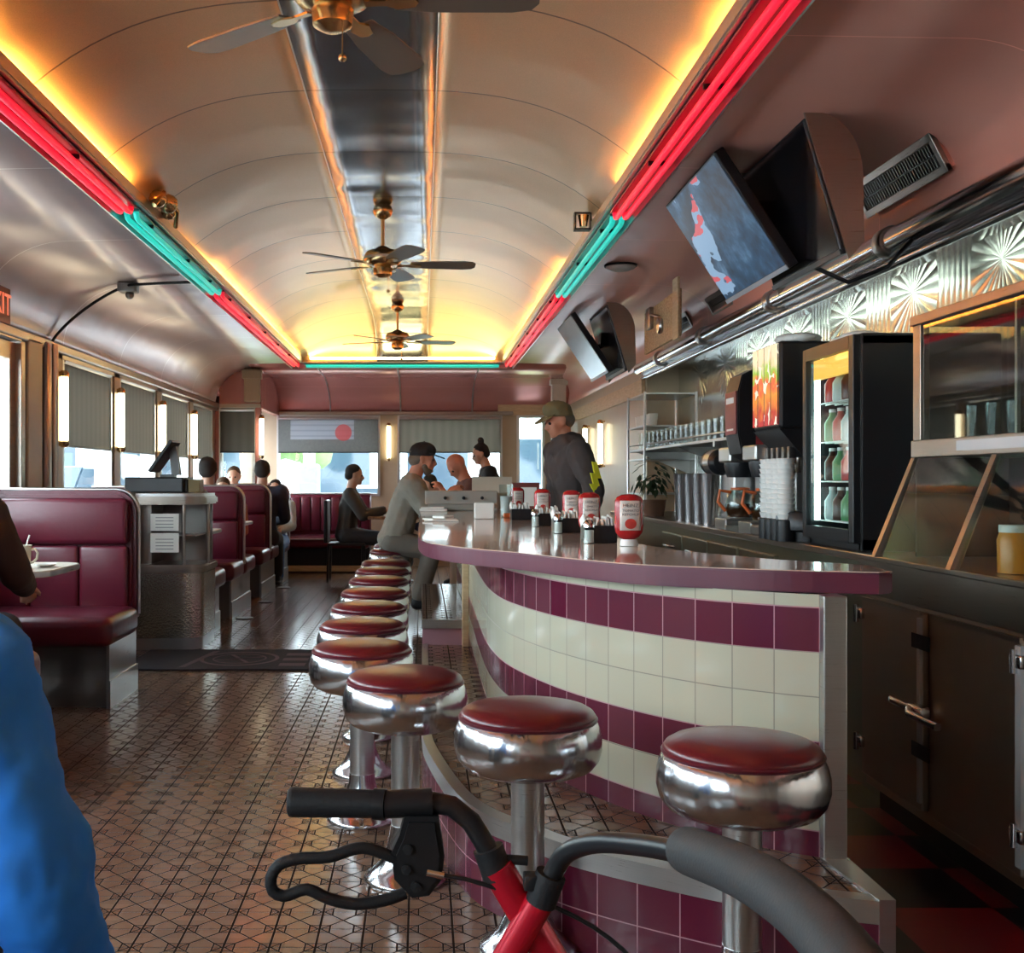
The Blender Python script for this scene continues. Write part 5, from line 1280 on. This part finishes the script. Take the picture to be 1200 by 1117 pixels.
# grey shirt man
person('seated man in black cap and grey shirt leaning on the counter', (-.22,8.95,0), -PI/2, .675, .30, [(-.13,.42,1.03),(.10,.44,1.04)], (-.12,-.1), 'rest',
    cloth('grey_shirt', (.26,.24,.20)), GREYP, SKINR, ('short',HAIRG), cloth('black_cap', (.012,.012,.014)), 'short', .013, 1.0, .12, (.30,.60), beard=HAIRG, bulk=.026, wrinkle=.03)
# bald man beyond
person('bald ruddy man bending over the end of the counter, head down', (.62,10.75,0), PI/2+.15, .675, .42, [(-.1,.45,1.05),(.12,.42,1.02)], (-.75,.35), 'rest',
    cloth('dark_tshirt', (.12,.05,.04)), DARKP, SKINR, ('none',None), None, 'short', .016, 1.0, .12, (.30,.60))
person('woman in black with a dark hair bun, leaning forward beyond the counter', (.80,11.7,0), PI/2+.1, .93, .30, [(-.12,.40,1.02),(.12,.40,1.02)], (-.3,.1), 'stand',
    cloth('black_top', (.012,.012,.014)), DARKP, SKIN, ('bun',HAIRD), None, 'long', .018, .90)
person('dark-haired man in charcoal seated on the black chair near the end wall', (-.86,12.8,0), -PI/2, .53, .1, [(-.1,.42,.80),(.1,.42,.80)], (-.1,0), 'sit',
    cloth('charcoal_shirt', (.05,.045,.042)), DARKP, SKIN, ('short',HAIRD), None, 'long', .018, 1.0)
person('dark-haired person facing left at the small table, mostly hidden by the grey-shirted man', (.22,12.7,0), PI/2, .53, .2, None, (-.2,0), 'sit',
    cloth('navy_top', (.02,.025,.05)), DARKP, SKIN, ('short',HAIRD), None, 'long', .02, .92)
def black_chair(x, y, rz, l):
    e = thing('dining_chair', l, 'chair', (x,y,0), rz, 'black chairs by the small table')
    MB().box(-.20,.20,-.2,.22,.41,.44,.01).build('seat', BLACK, e)
    MB().box(-.20,.20,-.24,-.20,.44,.92,.012).build('backrest', BLACK, e)
    for sx in (-.18,.18):
        for sy in (-.2,.2): MB().tube([(sx,sy,0),(sx*.95,sy*.95,.41)], .014, 8).build('leg', BLACK, e, 50)
black_chair(-.86,12.8,-PI/2,'black chair carrying the dark-haired man in charcoal'); black_chair(.24,12.7,PI/2,'black chair carrying the person behind the grey-shirted man')
e = thing('small_table', 'small dark square table between the two black chairs', 'table', (-.32,12.75,0))
MB().box(-.28,.28,-.35,.35,.71,.74,.006).build('tabletop', WOOD, e); MB().lathe([(.22,0),(.22,.015),(.04,.04),(.03,.71)], n=20).build('pedestal', BLACK, e, 50)
# booth people
bp = dict(vox=.02, legs='sit')
person('dark-haired person in black, back turned, above the bench beside the register stand', (-1.93,10.12,0), 0, .56, .05, None, (0,0), shirt=cloth('black_shirt', (.015,.015,.018)), pants=DARKP, hair=('short',HAIRD), **bp)
person('small brown-haired person facing the camera over the first far bench back', (-1.95,11.16,0), PI, .54, .12, [(-.1,.38,.80),(.1,.38,.80)], (-.25,0), shirt=cloth('rust_shirt', (.28,.1,.05)), pants=DARKP, hair=('short',HAIRB), sc=.88, **bp)
person('dark-haired person in navy with back turned, above the middle far bench back', (-1.68,11.84,0), 0, .56, .03, None, (0,0), shirt=cloth('navy_shirt', (.02,.03,.06)), pants=DARKP, hair=('short',HAIRD), **bp)
person('person in a pink top with short brown hair facing the camera from the last booth', (-2.12,12.78,0), PI, .56, .08, [(-.1,.38,.80),(.1,.38,.80)], (-.1,0), shirt=cloth('pink_shirt', (.6,.32,.32)), pants=DARKP, hair=('short',HAIRB), sc=.96, **bp)
person('child-sized person in pale shirt and blue jeans at the aisle end of the last booth', (-1.66,12.78,0), PI, .54, .0, None, (-.1,0), shirt=cloth('pale_shirt', (.5,.52,.55)), pants=DENIM, hair=('short',HAIRD), sc=.86, **bp)
# near left
person('person in a dark brown jacket seated at the left edge behind the near booth table', (-1.88,4.38,0), 0, .56, .06, [(-.12,.45,.80),(.20,.40,.70)], (-.1,0), shirt=cloth('dark_brown_fleece', (.045,.028,.022)), pants=cloth('dark_jeans', (.03,.03,.04)), hair=('short',HAIRD), vox=.015)
person('person in a bright blue shirt, cut off by the left edge in the foreground', (-.80,1.50,0), 0, .43, .04, [(-.24,.30,.55),(.325,.12,.33)], (0,0), 'sit', cloth('bright_blue_shirt', (.015,.22,.80)), DARKP, SKIN, ('short',HAIRD), None, 'long', .012, 1.0, wrinkle=.035, bulk=.026)
e = thing('dining_chair', 'chair under the person in bright blue, outside the picture', 'chair', (-.80,1.50,0), 0)
MB().box(-.21,.21,-.2,.22,.30,.33,.01).build('seat', MAROON, e)
for sx in (-.18,.18):
    for sy in (-.18,.2): MB().tube([(sx,sy,0),(sx,sy,.30)], .014, 8).build('leg', STEEL, e, 50)

# ---------------------------------------------------------------- outside
struct(MB().box(-60,60,-30,80,-.5,-.45).build('ground_outside', plain('pale_asphalt', (.42,.42,.43), .8)))
tag(MB().box(-5.5,12,17.5,20,-.45,-.38).build('grass_verge', plain('grass', (.16,.3,.08), .9, bump=.5, bsc=60)), 'strip of green grass outside the end windows', 'grass', None, 'stuff')
CARG = plain('car_glass', (.03,.05,.07), .08)
def car(x, y, rz, col, label, h=1.45):
    e = thing('parked_car', label, 'car', (x,y,-.45), rz, 'cars outside the windows')
    Mx = Matrix(((1,0,0,0),(0,0,-1,.85),(0,1,0,0),(0,0,0,1)))
    bodyp = [(-2.2,.3),(2.2,.3),(2.25,.6),(2.15,.82),(1.2,.95),(-1.9,1.0),(-2.2,.85)]
    MB().prism(bodyp, 1.7, Mx, .05).build('body', col, e, 40)
    MB().prism([(-1.8,.96),(1.15,.93),(.45,h-.03),(-1.2,h)], 1.5, Matrix(((1,0,0,0),(0,0,-1,.75),(0,1,0,0),(0,0,0,1))), .04).build('cabin', CARG, e, 40)
    MB().prism([(.35,h-.05),(-1.15,h-.04),(-1.15,h+.02),(.35,h+.0)], 1.46, Matrix(((1,0,0,0),(0,0,-1,.73),(0,1,0,0),(0,0,0,1))), .01).build('roof', col, e, 40)
    for wx in (-1.4,1.4):
        for wy in (-.8,.8): MB().lathe([(.001,-.1),(.2,-.1),(.3,-.09),(.32,0),(.3,.09),(.2,.1),(.001,.1)], 0,0,0,24, Matrix.Translation((wx,wy,.32))@Matrix.Rotation(PI/2,4,'X')).build('wheel', BLACKR, e, 50)
WC = plain('white_car_paint', (.75,.78,.8), .25); BC = plain('pale_blue_car_paint', (.3,.45,.6), .25); GCP = plain('silver_car_paint', (.5,.52,.55), .25, .4)
car(-7.2,9.0,PI/2+.1,WC,'white car outside the first side window past the door'); car(-7.5,15,PI/2,BC,'pale blue car outside the second side window'); car(-9,22,PI/2-.1,GCP,'silver car outside the third side window')
car(-8.5,28.5,PI/2-.3,BC,'pale blue van outside the corner window',1.9); car(-.4,25,.05,WC,'white car seen through the end window with the notice shade'); car(4.0,27,.0,GCP,'silver car behind the head of the grey-shirted man')
e = thing('lamp_post', 'dark lamp post outside the end window left of the white car', 'post', (-2.2,22,-.45))
MB().tube([(0,0,0),(0,0,5)], .12, 12).build('post', STEELD, e, 40)
MB().box(-.2,.2,-.2,.2,0,1.9,.05).build('utility_box', plain('grey_blue_box', (.12,.16,.2), .6), e)
bd = thing('shop_building', 'long pale shop building across the street with a row of dark windows', 'building', (-2,45,-.45))
MB().box(-25,25,0,8,0,5.5).box(-25.2,25.2,-.3,0,4.6,5.0).build('wall', plain('pale_stucco', (.6,.6,.58), .9), bd)
for k in range(12): MB().box(-22+k*3.9,-19.6+k*3.9,-.06,.0,1.0,3.2).build('window', CARG, bd)
for k, (x, y) in enumerate(((-14,16),(-15,30),(-5,38),(6,36))):
    e = thing('street_tree', 'green leafy tree outside, %s' % ['beyond the first side window','beyond the corner window','left of the shop building','right of the shop building'][k], 'tree', (x,y,-.45), 0, 'trees outside')
    MB().tube([(0,0,0),(.05,0,1.5),(0,.1,3)], .15, 10, [.2,.14,.1]).build('trunk', WOOD, e, 60)
    c_ = MB(); r = random.Random(k)
    for j in range(14): c_.ball((r.uniform(-1.4,1.4),r.uniform(-1.4,1.4),3+r.uniform(-.6,1.6)), r.uniform(.6,1.0))
    cr_ = c_.build('crown', plain('leaf_green', (.12,.2,.06), .8, vary=.5, nsc=3, bump=1, bsc=8), e, 80)
